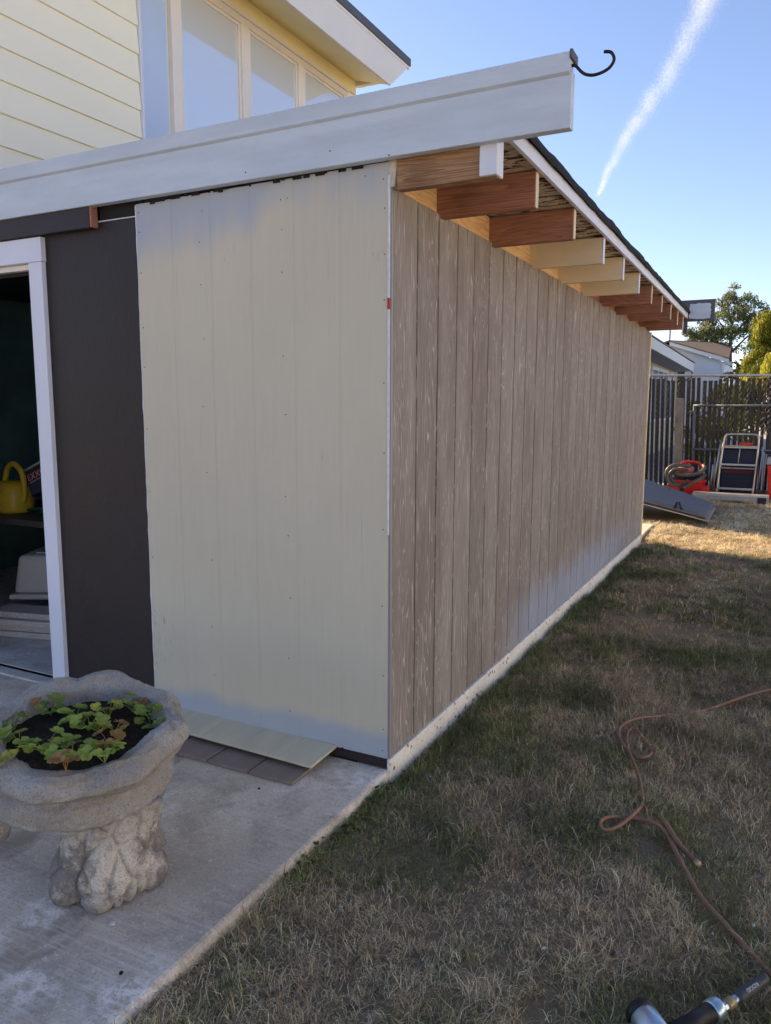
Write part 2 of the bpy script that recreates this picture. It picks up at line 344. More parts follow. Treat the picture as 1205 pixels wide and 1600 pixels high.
# ------------------------------------------------------------------ ground
def vnoise(x, y, s, seed):
    g = np.random.default_rng(seed).random((256, 256)); X = x*s+1000.; Y = y*s+1000.; i = np.floor(X).astype(int); j = np.floor(Y).astype(int)
    fx = X-i; fy = Y-j; fx = fx*fx*(3-2*fx); fy = fy*fy*(3-2*fy); i0 = i%256; j0 = j%256; i1 = (i+1)%256; j1 = (j+1)%256
    return (g[i0,j0]*(1-fx)+g[i1,j0]*fx)*(1-fy)+(g[i0,j1]*(1-fx)+g[i1,j1]*fx)*fy
def gz(x, y):
    x = np.asarray(x, float); y = np.asarray(y, float)
    h = (vnoise(x,y,1.3,1)-.5)*.05+(vnoise(x,y,3.7,2)-.5)*.03+(vnoise(x,y,9,3)-.5)*.018
    w = np.clip((x-.0)/.25, 0, 1); m = ((x > -1.2) & (x < 3.2) & (y > -2.6) & (y < 14))
    far = np.clip((14-y)/2., 0, 1)*np.clip((y+2.6)/.5, 0, 1)*np.clip((3.2-x)/.5, 0, 1)
    dip = -.034*np.exp(-(np.clip(x,0,9)/.13)**2)*(y < 6.2)*(x > -1)*np.clip((y+.12)/.12,0,1)+.006*np.exp(-(np.clip(x,0,9)/.10)**2)*(y < -.05)
    return np.where(m, -.088+dip+h*(.45+.55*w)*far, -.095)
xs = np.concatenate([[-400,-120,-40,-15,-6,-3,-1.6], np.arange(-1.2, 3.25, .05), [3.6,5,9,20,60,160,400]])
ys = np.concatenate([[-300,-60,-15,-6,-3.5], np.arange(-2.8, 4, .05), np.arange(4, 14.2, .1), [15,18,25,40,80,200,600,1500]])
gx, gy = np.meshgrid(xs, ys, indexing='ij'); zz = gz(gx, gy)
ny = len(ys); idx = np.arange(len(xs)*ny).reshape(len(xs), ny)
q = np.stack([idx[:-1,:-1], idx[1:,:-1], idx[1:,1:], idx[:-1,1:]], -1).reshape(-1, 4)
me = npmesh('ground', np.stack([gx, gy, zz], -1).reshape(-1, 3), q)
tag(link('ground', me, M['ground'], None, 0, True), kind='structure')
# ------------------------------------------------------------------ shed
L = 6.02
shed = thing('shed', 'lean-to shed with grey-brown plank side wall and cream front panel', 'shed', (0, 0, -.08))
# foundation with uneven lower face
box('foundation', M['found'], shed, -.16, .012, .032, L, -.30, -.003, .006)
box('foundation_end', M['found'], shed, -.004, .0118, .0, .0315, -.30, -.0032, .003)
# brown side wall
bw = box('side_wall', M['tar'], shed, -.10, -.019, .03, L, .0, 2.15, 0); bw['label'] = 'grey-brown vertical plank side wall'
P0 = MB().box(-.018, 0, 0, .206-.0105, .001, 2.165).build('plank', M['brown'], bw, .0015)
first = MB().box(-.018, 0, .024, .2468-.0105, .001, 2.165).build('plank', M['brown'], bw, .0015)
for k in range(29):
    y0 = .2468+k*.206
    if y0+.19 > L: break
    o = P0 if k == 0 else P0.copy()
    if k: COL.objects.link(o); o.parent = bw; o.matrix_parent_inverse = P0.matrix_parent_inverse
    o.location = (random.uniform(-.0012, .0012), y0, random.uniform(-.002, .002))
y0 = .2468+28*.206
# corner trim pieces
box('corner_trim', M['grey_trim'], shed, -.008, .007, .005, .0125, .0, 2.168, .002); box('corner_bead', M['grey_trim'], shed, -.008, .0045, .0128, .0228, .0, 2.167, .003)
box('caulk_line', M['caulk'], shed, -.006, .0015, -.0035, .004, .9, 2.20, .001)
box('tag', M['red'], shed, -.006, .003, -.006, .010, 1.735, 1.775, .001)
MB().prism([(-.004,.002,2.262),(.004,.004,2.262),(.012,.012,2.25),(.008,.02,2.225),(.012,.03,2.205),(.010,.05,2.185),(.006,.085,2.160),(-.004,.06,2.16),(-.004,.0,2.16)], (.018,0,0)).build('torn_wrap', M['membrane'], shed)
box('rear_corner_trim', M['rafter_cream'], shed, -.03, .016, L-.012, L+.03, -.06, 2.15, .003)
# cream front panel, six strips between shallow grooves
cp = box('front_panel', M['cream'], shed, -1.22, -.004, .0009, .02, .004, 2.236, 0); cp['label'] = 'cream painted grooved siding panel, bluish at top and foot'
for k in range(6):
    x0 = -1.22+k*(1.22/6); x1 = x0+1.22/6-.009
    if k == 5: x1 = -.0005
    zt = 2.236+.0022*k
    MB().box(x0, x1, .0, .0008, .0, zt).build('panel_strip', M['cream'], cp, .0005)
nb = MB()
def nail(x, z, r=.0024):
    nb.tube([(x,.0,z),(x,-.0012,z)], r*random.uniform(.8,1.2), 7)
for z in (2.19,2.09,1.93,1.77,1.47,1.21,.92,.62,.34,.12,.03): nail(-.022+random.uniform(-.004,.004), z)
for z in (2.17,2.06,1.90,1.58,1.35,1.02,.86,.60,.34,.11): nail(-.46+random.uniform(-.012,.012), z)
for z in (2.17,2.05,1.88,1.66,1.38,1.10,.72,.42,.2): nail(-.87+random.uniform(-.012,.012), z)
for z in (2.20,2.12,1.95,1.72,1.55,1.28,1.0,.7,.45,.2): nail(-1.205, z)
nail(-.44, 2.172); nail(-.10, 2.21)
tag(nb.build('nail_heads', M['steel_dark'], shed), kind='stuff')
# ragged white caulk along the left edge of the panel
rag = MB(); N = 60; pts = []
for i in range(N+1):
    z = 2.232*i/N; w = .003+.006*max(0, mn.noise(Vector((z*9, 3, 0))))+.003*random.random(); pts.append((z, w))
for (z0, w0), (z1, w1) in zip(pts[:-1], pts[1:]):
    rag.hexa([(-1.2205-w0,.0,z0),(-1.2205,-.001,z0),(-1.2205,.004,z0),(-1.2205-w0,.0035,z0),(-1.2205-w1,.0,z1),(-1.2205,-.001,z1),(-1.2205,.004,z1),(-1.2205-w1,.0035,z1)])
rag.build('ragged_caulk', M['caulk'], shed)
# base board under the cream panel
box('base_board', M['baseboard'], shed, -1.22, -.006, .010, .03, -.046, .003, .002)
# ragged black tabs and backing standing in for dark gaps under the fascia
xx = -1.2
while xx < -.02:
    w = random.uniform(.02, .06); d = 2.236+.0022*(xx+1.22)*5 - random.choice([-.004,.0,.003,.006,.011])
    box('gap_tab', M['tar'], shed, xx, xx+w*random.choice([.5,.8,1.]), -.0045, -.0018, d, 2.262, 0); xx += w
box('gap_backing', M['tar'], shed, -2.8, -.02, .034, .05, 2.0, 2.285, 0)
# dark wall, ledger, recess
box('dark_wall', M['darkwall'], shed, -1.806, -1.2235, .005, .03, -.05, 2.186, .002)
box('ledger_board', M['ledger'], shed, -2.9, -1.462, -.036, .004, 2.158, 2.268, .003)
box('ledger_end_grain', M['rafter_red'], shed, -1.4615, -1.452, -.034, .003, 2.160, 2.266, .001)
box('recess_board', M['tar'], shed, -1.45, -1.2235, .012, .033, 2.190, 2.27, 0)
box('recess_bead', M['caulk'], shed, -1.45, -1.2235, .001, .012, 2.186, 2.190, 0)
dr = box('door_frame', M['white'], shed, -1.895, -1.806, -.018, .04, -.022, 2.044, .002)
MB().box(-2.9, -1.800, -.022, .04, 2.0445, 2.154).build('door_header', M['white'], dr, .002)
MB().box(-2.9, -1.897, .006, .05, 2.018, 2.0435).build('door_stop', M['warm_white'], dr, .002)
MB().box(-2.9, -2.80, -.018, .04, -.022, 2.0435).build('door_jamb', M['white'], dr, .002)
box('dark_wall', M['darkwall'], shed, -4.6, -2.902, .005, .03, -.05, 2.16, .002)
# interior shell
it = box('interior_wall', M['teal'], shed, -4.6, -.11, 2.3, 2.36, -.05, 2.28, 0)
box('interior_wall', M['teal'], shed, -4.62, -4.601, .035, 2.3, -.05, 2.28, 0)
box('interior_ceiling', M['shelf'], shed, -4.6, -.10, .06, 2.29, 2.255, 2.275, 0)
# fascia on the front rake
fa = MB().box(-3.2, .653, -.045, -.006, 2.247, 2.415).build('fascia', M['fascia'], shed, .003)
fa['label'] = 'pale grey painted fascia board along the front'
MB().prism([(-3.2,-.058,2.409),(-3.2,-.045,2.402),(-3.2,-.006,2.402),(-3.2,-.006,2.466),(-3.2,-.060,2.466)], (3.2+.648,0,0)).build('fascia_cap', M['fascia'], fa, .0025)
MB().prism([(.6485,-.062,2.47),(.6485,.010,2.47),(.6485,.010,2.445),(.6485,-.062,2.445)], (.008,0,0)).build('cap_end', M['roofedge'], fa)
fn = MB()
for (x, z) in ((-.22,2.30),(-.60,2.275),(.02,2.253)):
    fn.tube([(x,-.0452,z),(x,-.046,z)], .003, 7)
tag(fn.build('nail_heads', M['steel_dark'], fa), kind='stuff')
# rafters
ry = [.0, .455, 1.085, 1.76, 2.37, 2.98, 3.60, 4.19, 4.80, 5.34, 5.82]
rm = ['pine','red','red','cream','cream','cream','red','red','red','red','red']
lab = {'pine':'weathered brown rafter tail with white end block','red':'bare reddish rafter tail','cream':'cream painted rafter tail'}
for i, y in enumerate(ry):
    xe = .400-.0105*y; dz = random.uniform(-.004, .004)
    m = M['rafter_'+rm[i]]
    x0 = .028 if i == 0 else -.06
    o = MB().box(x0, xe, y+.001, y+.040, 2.146+dz, 2.283).build('rafter', m, shed, .003); o['label'] = lab[rm[i]]
    if i == 0:
        MB().box(.342, .4045, -.012, .055, 2.150, 2.2865).build('end_block', M['white'], o, .003)
        MB().box(.002, .027, .014, .039, 2.185, 2.275).build('stub', M['rafter_red'], o, .002)
    if rm[i] == 'cream': MB().box(xe+.0005, xe+.006, y+.0, y+.041, 2.146, 2.282).build('end_cap', M['white'], o, .001)
    if rm[i] == 'red': MB().box(xe+.0004, xe+.004, y+.003, y+.038, 2.15, 2.281).build('end_grain', M['rafter_cream'], o, .001)
    yn = ry[i+1] if i+1 < len(ry) else L
    box('blocking', M['blocking'] if i < 5 else M['rafter_red'], shed, -.055, -.015, y+.041, yn, 2.12, 2.284, .002)
def xe_(y): return .428-.0105*y
MB().hexa([(-2.79,-.004,2.2885),(xe_(0)-.018,-.004,2.2885),(xe_(L)-.018,L,2.2885),(-2.79,L,2.2885),(-2.79,-.004,2.316),(xe_(0)-.018,-.004,2.316),(xe_(L)-.018,L,2.316),(-2.79,L,2.316)]).build('roof_deck', M['peel'], shed)
MB().hexa([(xe_(.02)-.0175,.02,2.276),(xe_(.02),.02,2.276),(xe_(L),L,2.276),(xe_(L)-.0175,L,2.276),(xe_(.02)-.0175,.02,2.332),(xe_(.02),.02,2.332),(xe_(L),L,2.332),(xe_(L)-.0175,L,2.332)]).build('eave_trim', M['white'], shed, .002)
rf = MB(); n = 90; top = []; 
for i in range(n+1):
    y = -.004+(L+.02)*i/n; w = .014+.010*mn.noise(Vector((y*2.3, 0, 5)))+.006*mn.noise(Vector((y*9, 1, 5))); h = 2.372+.006*mn.noise(Vector((y*3, 7, 1)))
    dz = .008*mn.noise(Vector((y*6, 3, 9)))
    top.append([(-2.79,y,2.318),(xe_(y)+w-.01,y,2.334),(xe_(y)+w,y,2.322+dz),(xe_(y)+w+.004,y,2.338),(xe_(y)+w-.012,y,h),(-2.79,y,2.375)])
vs = [p for r in top for p in r]; fs = []
for i in range(n):
    for k in range(6): fs.append((i*6+k, i*6+(k+1)%6, (i+1)*6+(k+1)%6, (i+1)*6+k))
fs += [tuple(range(6)), tuple(range(n*6, n*6+6))]
rf.add(vs, fs); rf.build('roofing', M['roofblack'], shed)
# rear fascia with torn white patch
rfa = box('rear_fascia', M['roofedge'], shed, -2.8, .615, L+.022, L+.055, 2.245, 2.46, .003); rfa['label'] = 'dark rear fascia end with a torn pale patch'
poly = []; 
for i in range(40):
    a = 2*math.pi*i/40; ex = max(abs(math.cos(a)), abs(math.sin(a))); r = (1/ex)**.8*(1+.10*mn.noise(Vector((math.cos(a)*4, math.sin(a)*4, 2))))
    poly.append((.475+.105*r*math.cos(a), L+.0205, 2.345+.078*r*math.sin(a)))
MB().prism(poly, (0,.0012,0)).build('torn_patch', M['fascia'], rfa)
box('rear_end_block', M['roofedge'], shed, .325, .365, L+.0, L+.02, 2.12, 2.30, .002)
# hook screwed into the end of the fascia
hp = catmull([(.645,-.03,2.434),(.660,-.03,2.430),(.676,-.03,2.412),(.692,-.03,2.400),(.715,-.03,2.394),(.742,-.03,2.397),(.765,-.03,2.408),(.776,-.03,2.428),(.766,-.03,2.449),(.745,-.03,2.455)], 8)
tag(MB().tube(hp, .0048, 10).build('steel_hook', M['steel_dark'], None, 0, True), 'dark rusty steel hook curling from the end of the grey fascia', 'hook')
# ------------------------------------------------------------------ patio slab
slab = MB(); nn = 70
for i in range(nn):
    pass
sv = []; sf = []
for i in range(nn+1):
    y = -3.2+3.2*i/nn; e = .004+.006*mn.noise(Vector((y*5, 0, 0)))+.004*mn.noise(Vector((y*21, 4, 0))); e2 = .004*mn.noise(Vector((y*13, 9, 0)))
    sv += [(-6,y,-.045),(e-.012,y,-.0455),(e-.003,y,-.0495+e2*.4),(e+.004+e2,y,-.062),(e+.010+e2,y,-.13),(-6,y,-.2)]
for i in range(nn):
    for k in range(6): sf.append((i*6+k, (i+1)*6+k, (i+1)*6+(k+1)%6, i*6+(k+1)%6))
sf += [tuple(range(6))[::-1], tuple(range(nn*6, nn*6+6))]
tag(slab.add(sv, sf).build('patio', M['slab'], None), kind='structure')
tag(box('shed_floor', M['floor'], None, -4.6, -.11, .085, 2.3, -.30+.27, -.026, .003), kind='structure')
tag(box('door_sill', M['floor'], None, -2.9, -1.23, .003, .075, -.06, -.036, .003), kind='structure')
# ------------------------------------------------------------------ yellow house behind
house = thing('yellow_house', 'two-storey house with pale yellow lap siding and a ribbon of upstairs windows', 'house', (-2.8, 2, -.08))
hw = box('wall', M['house_yellow'], house, -9, -2.81, -.3, 4.72, 2.47, 4.9, 0)
box('lower_wall', M['house_yellow'], house, -9, -4.64, -.3, 5.6, -.1, 2.47, 0)
for k in range(13):
    z = 2.5-.006+k*.181
    MB().hexa([(-2.81,-.3,z),(-2.783,-.3,z),(-2.783,1.672,z),(-2.81,1.672,z),(-2.81,-.3,z+.195),(-2.801,-.3,z+.195),(-2.801,1.672,z+.195),(-2.81,1.672,z+.195)]).build('siding_board', M['house_yellow'], hw, .001)
box('corner_trim', M['white'], house, -2.81, -2.776, 1.675, 1.695, 2.47, 4.68, .002)
box('blue_panel', M['blue_panel'], house, -2.81, -2.798, 1.697, 1.962, 2.47, 4.68, .001)
win = thing('window', None, None, (-2.8, 3.2, 2.6)); setp(win, house)
MB().box(-2.81, -2.772, 1.985, 4.50, 2.60, 2.68).build('window_sill', M['warm_white'], win, .003); MB().box(-2.81, -2.772, 1.985, 4.50, 4.42, 4.475).build('window_head', M['warm_white'], win, .003)
for a, b in ((1.985,2.085),(2.80,2.905),(3.62,3.725),(4.42,4.50)): MB().box(-2.81, -2.770, a, b, 2.681, 4.419).build('mullion', M['warm_white'], win, .003)
for a, b in ((2.085,2.80),(2.905,3.62),(3.725,4.42)):
    MB().box(-2.812, -2.797, a+.025, b-.025, 2.70, 4.395).build('pane', M['glass'], win)
    s = .025
    MB().box(-2.81,-2.783,a,a+s,2.681,4.419).box(-2.81,-2.783,b-s,b,2.681,4.419).box(-2.81,-2.783,a+s,b-s,4.395,4.419).box(-2.81,-2.783,a+s,b-s,2.681,2.70).build('sash', M['warm_white'], win, .002)
MB().box(-2.81,-2.762,1.97,4.52,4.477,4.497).build('head_trim', M['warm_white'], house, .002)
MB().box(-2.81,-2.768,1.975,4.515,4.499,4.515).build('head_trim', M['warm_white'], house, .002)
box('frieze', M['house_yellow2'], house, -2.81, -2.79, 1.70, 4.70, 4.517, 4.66, .002)
MB().hexa([(-2.80,-.5,4.645),(-2.31,-.5,4.462),(-2.31,4.50,4.462),(-2.80,4.66,4.645),(-2.80,-.5,4.67),(-2.31,-.5,4.49),(-2.31,4.50,4.49),(-2.80,4.66,4.67)]).build('soffit', M['house_yellow2'], house)
MB().prism([(-2.309,-.5,4.448),(-2.309,4.485,4.448),(-2.309,4.885,4.760),(-2.309,-.5,4.760)], (.025,0,0)).build('fascia', M['house_white'], house, .003)
MB().box(-2.30,-2.279,-.5,4.895,4.735,4.763).build('fascia_strip', M['house_white'], house, .002)
MB().hexa([(-9,-.5,5.6),(-2.27,-.5,4.766),(-2.27,4.91,4.766),(-9,4.91,5.6),(-9,-.5,5.7),(-2.27,-.5,4.84),(-2.27,4.91,4.84),(-9,4.91,5.7)]).build('roof', M['roofedge'], house, .004)
MB().prism([(-2.8,4.70,4.60),(-2.45,4.70,4.60),(-2.45,4.70,4.66),(-2.8,4.70,4.72)], (0,.06,0)).build('eave_bracket', M['house_yellow'], house, .002)
# ------------------------------------------------------------------ interior things
o = thing('storage_shelf', 'dark wooden shelf inside the doorway carrying the yellow can', 'shelf', (-3.3, 1.0, -.03))
MB().box(-4.5,-2.45,.72,1.5,.605,.645).build('shelf_board', M['shelf'], o, .003)
for x in (-4.4,-2.55):
    for y in (.78,1.42): MB().box(x-.03,x+.03,y-.03,y+.03,-.026,.604).build('leg', M['shelf'], o)
can = thing('watering_can', 'yellow plastic watering can standing on the dark shelf in the doorway', 'watering can', (-3.42, .95, .646))
def oval(t, r, z): return (r*(1+.18*abs(math.cos(t))), z)
MB().lathe([(.115,0),(.125,.01),(.128,.06),(.125,.12),(.112,.17),(.085,.20),(.06,.215)], (-3.42,.95,.646), 24, oval).build('body', M['can'], can, .002, True)
MB().tube(catmull([(-3.46,.93,.86),(-3.42,.93,.955),(-3.35,.93,.98),(-3.285,.93,.93),(-3.265,.93,.84),(-3.275,.93,.74),(-3.31,.93,.70)], 6), .019, 10).build('handle', M['can'], can, 0, True)
MB().tube([(-3.54,.95,.72),(-3.66,.95,.90),(-3.72,.95,.96)], [.03,.018,.026], 10).build('spout', M['can'], can, 0, True)
# carton with lettering, leaning
ctn = thing('carton', 'tilted dark carton with maroon band lettered EXXON on the shelf', 'box', (-3.02, 1.05, .80))
Mx = Matrix.Translation((-3.30, .99, .745)) @ Matrix.Rotation(R(-24), 4, 'Y') @ Matrix.Rotation(R(6), 4, 'Z')
MB().box(0,.5,0,.2,0,.09).xf(Mx).build('carton_body', M['navy'], ctn, .003)
MB().box(.0,.5,-.002,-.0005,.0905,.155).xf(Mx).build('maroon_band', M['maroon'], ctn)
MB().box(.0,.5,.0,.2,.0905,.155).xf(Mx).build('carton_top', M['navy'], ctn, .003)
MB().box(.0,.5,-.003,-.0006,.084,.0895).xf(Mx).build('pale_edge', M['paper'], ctn)
MB().box(.02,.55,.02,.2,.185,.20).xf(Mx).build('card_flap', M['paper'], ctn)
def text(name, s, size, mat4, m, parent, ext=.0008):
    c = bpy.data.curves.new('t', 'FONT'); c.body = s; c.size = size; c.extrude = ext; c.space_character = 1.08
    to = bpy.data.objects.new('t', c); COL.objects.link(to); dg = bpy.context.evaluated_depsgraph_get()
    me = bpy.data.meshes.new_from_object(to.evaluated_get(dg)); bpy.data.objects.remove(to)
    me.transform(mat4); me.name = name; return link(name, me, m, parent)
text('lettering', 'EXXON', .062, Mx @ Matrix.Translation((.045,-.0035,.101)) @ Matrix.Rotation(R(90), 4, 'X'), M['letter'], ctn)
gp = thing('garden_trowel_set', 'green plastic tool lying on the shelf below the carton', 'tool', (-3.1, .95, .65))
MB().tube([(-3.24,.93,.67),(-3.05,.95,.69),(-2.9,.97,.665)], [.012,.02,.02], 8).build('handle', M['greenplastic'], gp, 0, True)
MB().prism([(-3.12,.9,.66),(-2.85,.92,.66),(-2.85,.92,.72),(-3.0,.91,.70)], (0,.02,0)).build('blade', M['greenplastic'], gp)
tb = thing('storage_tub', 'upturned grey plastic storage tub under the shelf', 'tub', (-2.95, .95, .125))
Mt = Matrix.Translation((-3.085, .66, .125)) @ Matrix.Rotation(R(27), 4, 'Z')
def taper(x0,x1,y0,y1,z0,z1,t):
    return [(x0,y0,z0),(x1,y0,z0),(x1,y1,z0),(x0,y1,z0),(x0+t,y0+t,z1),(x1-t,y0+t,z1),(x1-t,y1-t,z1),(x0+t,y1-t,z1)]
MB().hexa(taper(0,.62,0,.44,.035,.285,.03)).xf(Mt).build('tub_body', M['bin'], tb, .03)
MB().box(-.02,.64,-.02,.46,0,.034).xf(Mt).build('rim', M['bin'], tb, .012)
MB().box(.12,.5,.1,.34,.2855,.295).xf(Mt).build('foot_ring', M['bin'], tb, .006)
hk = thing('hose_coil', 'dark coiled hose hanging on the back wall inside the doorway', 'hose', (-3.6, 2.2, 1.3))
MB().tube([(-3.75+(.17+.012*(i//18))*math.cos(i*.35), 2.24-.004*(i//18), 1.35+(.24+.012*(i//18))*math.sin(i*.35)) for i in range(72)], .014, 7).build('coil', M['greysleeve'], hk, 0, True)
pc = thing('paint_can', 'dull metal paint can on the shelf behind the yellow can', 'can', (-3.05, 1.30, .646))
MB().lathe([(.08,0),(.082,.004),(.082,.18),(.085,.185),(.075,.19),(.02,.188)], (-3.07,1.30,.646), 24).build('body', M['galv'], pc, 0, True)
rk = thing('rake', 'wooden handled rake leaning in the dark corner of the doorway', 'rake', (-3.0, 1.9, -.02))
MB().tube([(-3.02,1.75,-.02),(-3.45,2.2,1.75)], .014, 8).build('handle', M['lumber'], rk, 0, True); MB().box(-3.62,-3.28,2.18,2.21,1.74,1.77).build('head', M['steel_dark'], rk)
for k, (dx, dy, z) in enumerate(((0,0,-.024),(.05,.01,.014),(-.06,-.01,.052),(.02,.03,.088))):
    lb = ['bottom board of the pale lumber stack inside the doorway','second board from the floor in the pale lumber stack','third board from the floor, sticking out of the pale lumber stack','top board of the pale lumber stack under the grey tub'][k]
    tag(MB().box(-3.02+dx,-1.98+dx,.50+dy,.68+dy,z,z+.035).xf(Matrix.Translation((-2.5,.6,0)) @ Matrix.Rotation(R(14), 4, 'Z') @ Matrix.Translation((2.5,-.6,0))).build('lumber_board', M['lumber'], None, .003), lb, 'board', 'pale boards stacked inside the doorway')
# ------------------------------------------------------------------ offcuts leaning by the cream wall
oc = thing('siding_offcut', 'cream siding offcut lying on the patio against the base board', 'offcut', (-.6, -.09, -.045))
Mo = Matrix.Translation((-.237,-.190,-.012)) @ Matrix.Rotation(R(-1.5), 4, 'Z') @ Matrix.Rotation(R(3.0), 4, 'X')
for k in range(5):
    a = 0 if k == 0 else -.155-.203*(k-1); b = -.155-.203*k
    MB().box(max(b, -.84)+.0004, a, 0, .187, 0, .011).xf(Mo).build('strip', M['cream_plain'], oc, .0022)
oc2 = thing('siding_offcut', 'grey-brown grooved siding offcut lying beneath the cream offcut', 'offcut', (-.6, -.22, -.045))
Mo2 = Matrix.Translation((-.262,-.287,-.0445)) @ Matrix.Rotation(R(.6), 4, 'Z')
for k in range(4):
    MB().box(-.205*(k+1)+.006, -.205*k, 0, .22, 0, .014).xf(Mo2).build('strip', M['browngrey'], oc2, .002)
# ------------------------------------------------------------------ stone planter
PC = Vector((-.545, -.998, -.045)); PED = Vector((-.425, -1.02, -.045))
pl = thing('stone_planter', 'weathered cast stone planter with scalloped bowl on a lumpy pedestal', 'planter', PC)
def sub(prof, k):
    out = []
    for (a, b), (c, d) in zip(prof[:-1], prof[1:]):
        for i in range(k): out.append((a+(c-a)*i/k, b+(d-b)*i/k))
    return out+[prof[-1]]
def lobes(t, n, ph=0):
    u = ((t+ph)*n/(2*math.pi)) % 1.0
    return math.sqrt(max(0, 1-(2*u-1)**2))
def poly(t, n, ph):
    a = 2*math.pi/n; u = ((t+ph) % a)-a/2; return math.cos(a/2)/math.cos(u)
def bowl_fn(t, r, z):
    k = max(0., min(1., (z-.20)/.10)); k2 = max(0., min(1., (z-.29)/.08)); pg = poly(t, 8, .3); l = lobes(t, 8, .3+math.pi/8)
    rr = r*(1+(pg-.95)*.95*k*(1 if r > .27 else .55))*(1+.035*(l-.7)*k2)
    zz = z+.012*(l-.6)*k2+.010*math.sin(3*t+1)*k2
    p = Vector((rr*math.cos(t)*9, rr*math.sin(t)*9, zz*9))
    rr += .010*mn.fractal(p, 1.0, 2.0, 4)+.006*mn.noise(p*2.3)+.0045*mn.noise(p*7)+.0022*mn.noise(p*17); zz += .008*mn.noise(p*1.7+Vector((5,5,5)))*k2+.003*mn.noise(p*6)*k2
    w = math.cos(t-2.48); rr *= .925*(1+.06*math.cos(2*(t-2.48)))
    return rr, zz+.075+.028*w*k2
prof = sub([(.02,.178),(.20,.176),(.265,.184),(.296,.205),(.303,.235),(.300,.262),(.286,.280),(.305,.292),(.325,.315),(.350,.345),(.352,.372),(.338,.395),(.310,.408),(.280,.405),(.255,.392),(.243,.37),(.238,.34),(.20,.32)], 7)
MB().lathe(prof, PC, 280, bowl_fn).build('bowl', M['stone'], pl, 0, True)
def ped_fn(t, r, z):
    p = Vector((math.cos(t)*1.5, math.sin(t)*1.5, z*7.5))
    d = mn.voronoi(p*1.25)[0]; crack = max(0, 1-(d[1]-d[0])/.16)
    toe = max(0, 1-z/.13)*(.035*(lobes(t, 5, .2)-.5))
    return r*(1+.07*mn.noise(p*1.1))+toe-.014*crack**1.5+.018*(.5-d[0])+.004*mn.noise(p*7)+.0018*mn.noise(p*19), z
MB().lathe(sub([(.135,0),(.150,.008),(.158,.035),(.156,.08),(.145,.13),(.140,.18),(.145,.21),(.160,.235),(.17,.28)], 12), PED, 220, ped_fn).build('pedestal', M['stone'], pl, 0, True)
MB().lathe([(.002,-.045),(.03,-.038),(.043,-.01),(.04,.02),(.02,.05)], (-.665,-1.215,.165), 24, lambda t, r, z: (r*(1+.15*mn.noise(Vector((math.cos(t)*2, math.sin(t)*2, z*30)))), z)).build('ornament_lobe', M['stone'], pl, 0, True)
sv = MB().lathe([(.001,.452),(.06,.453),(.12,.451),(.18,.448),(.225,.444),(.26,.44)], PC, 60, lambda t, r, z: (r, z+.012*mn.fractal(Vector((r*math.cos(t)*22, r*math.sin(t)*22, 0)), 1, 2, 4)))
sv.build('soil', M['soil'], pl, 0, False)
def leaflet(mb, c, d, nrm, ln, wd, cup=.38):
    """rounded heart-shaped leaflet: fan of points"""
    d = d.normalized(); s_ = nrm.cross(d).normalized(); pts = [c]
    for k in range(9):
        a = -1+2*k/8; ang = a*1.9
        rad = (1-.25*max(0, .35-abs(a))/.35)
        x = ln*(.5+.5*math.cos(ang))*rad if abs(a) < .98 else .05*ln; y = wd*math.sin(ang)*.62
        pts.append(c+d*x+s_*y+nrm*(cup*abs(y)-.10*x*x/ln))
    mb.add(pts, [(0,k,k+1) for k in range(1, 9)])
def sprout(cx, cy, n, rad, lab, hue, sz=.031, hgt=.03):
    z0 = PC.z+.450; root = thing('seedling', lab, 'plant', (cx, cy, z0), 'young leafy plants in the stone planter')
    for i in range(n):
        a = random.uniform(0, 6.28) if n < 3 else 2*math.pi*i/n+random.uniform(-.5,.5)
        rr = rad*random.uniform(.5, 1.05); h = hgt*random.uniform(.6, 1.5)
        tip = Vector((cx+rr*math.cos(a), cy+rr*math.sin(a), z0+h)); base = Vector((cx, cy, z0-.004))
        mb = MB(); mb.tube([base, base.lerp(tip, .5)+Vector((0,0,h*.3)), tip], .0011, 5)
        nrm = Vector((random.uniform(-.35,.35), random.uniform(-.35,.35), 1)).normalized(); f = Vector((math.cos(a), math.sin(a), 0)); f = (f-nrm*f.dot(nrm)).normalized()
        s_ = nrm.cross(f)
        k = sz*random.uniform(.75, 1.2)
        for w in (-1.15, 0, 1.15): leaflet(mb, tip, f*math.cos(w)+s_*math.sin(w), nrm, k, k*.75)
        me = bpy.data.meshes.new('leaf'); me.from_pydata(mb.v, [], mb.f); me.update()
        c = np.array(hue if random.random() > .06 else (.38,.22,.10))*random.uniform(.7, 1.3)
        at = me.color_attributes.new('tint', 'FLOAT_COLOR', 'POINT'); cc = np.ones((len(me.vertices), 4), np.float32); cc[:, :3] = c; at.data.foreach_set('color', cc.ravel())
        link('leaf', me, M['leaf'], root)
G1 = (.36,.46,.10); G2 = (.26,.36,.10); G3 = (.46,.47,.10)
def pp(u, v): return PC.x+.889*u-.458*v, PC.y+.458*u+.889*v      # u to the right in the picture, v away
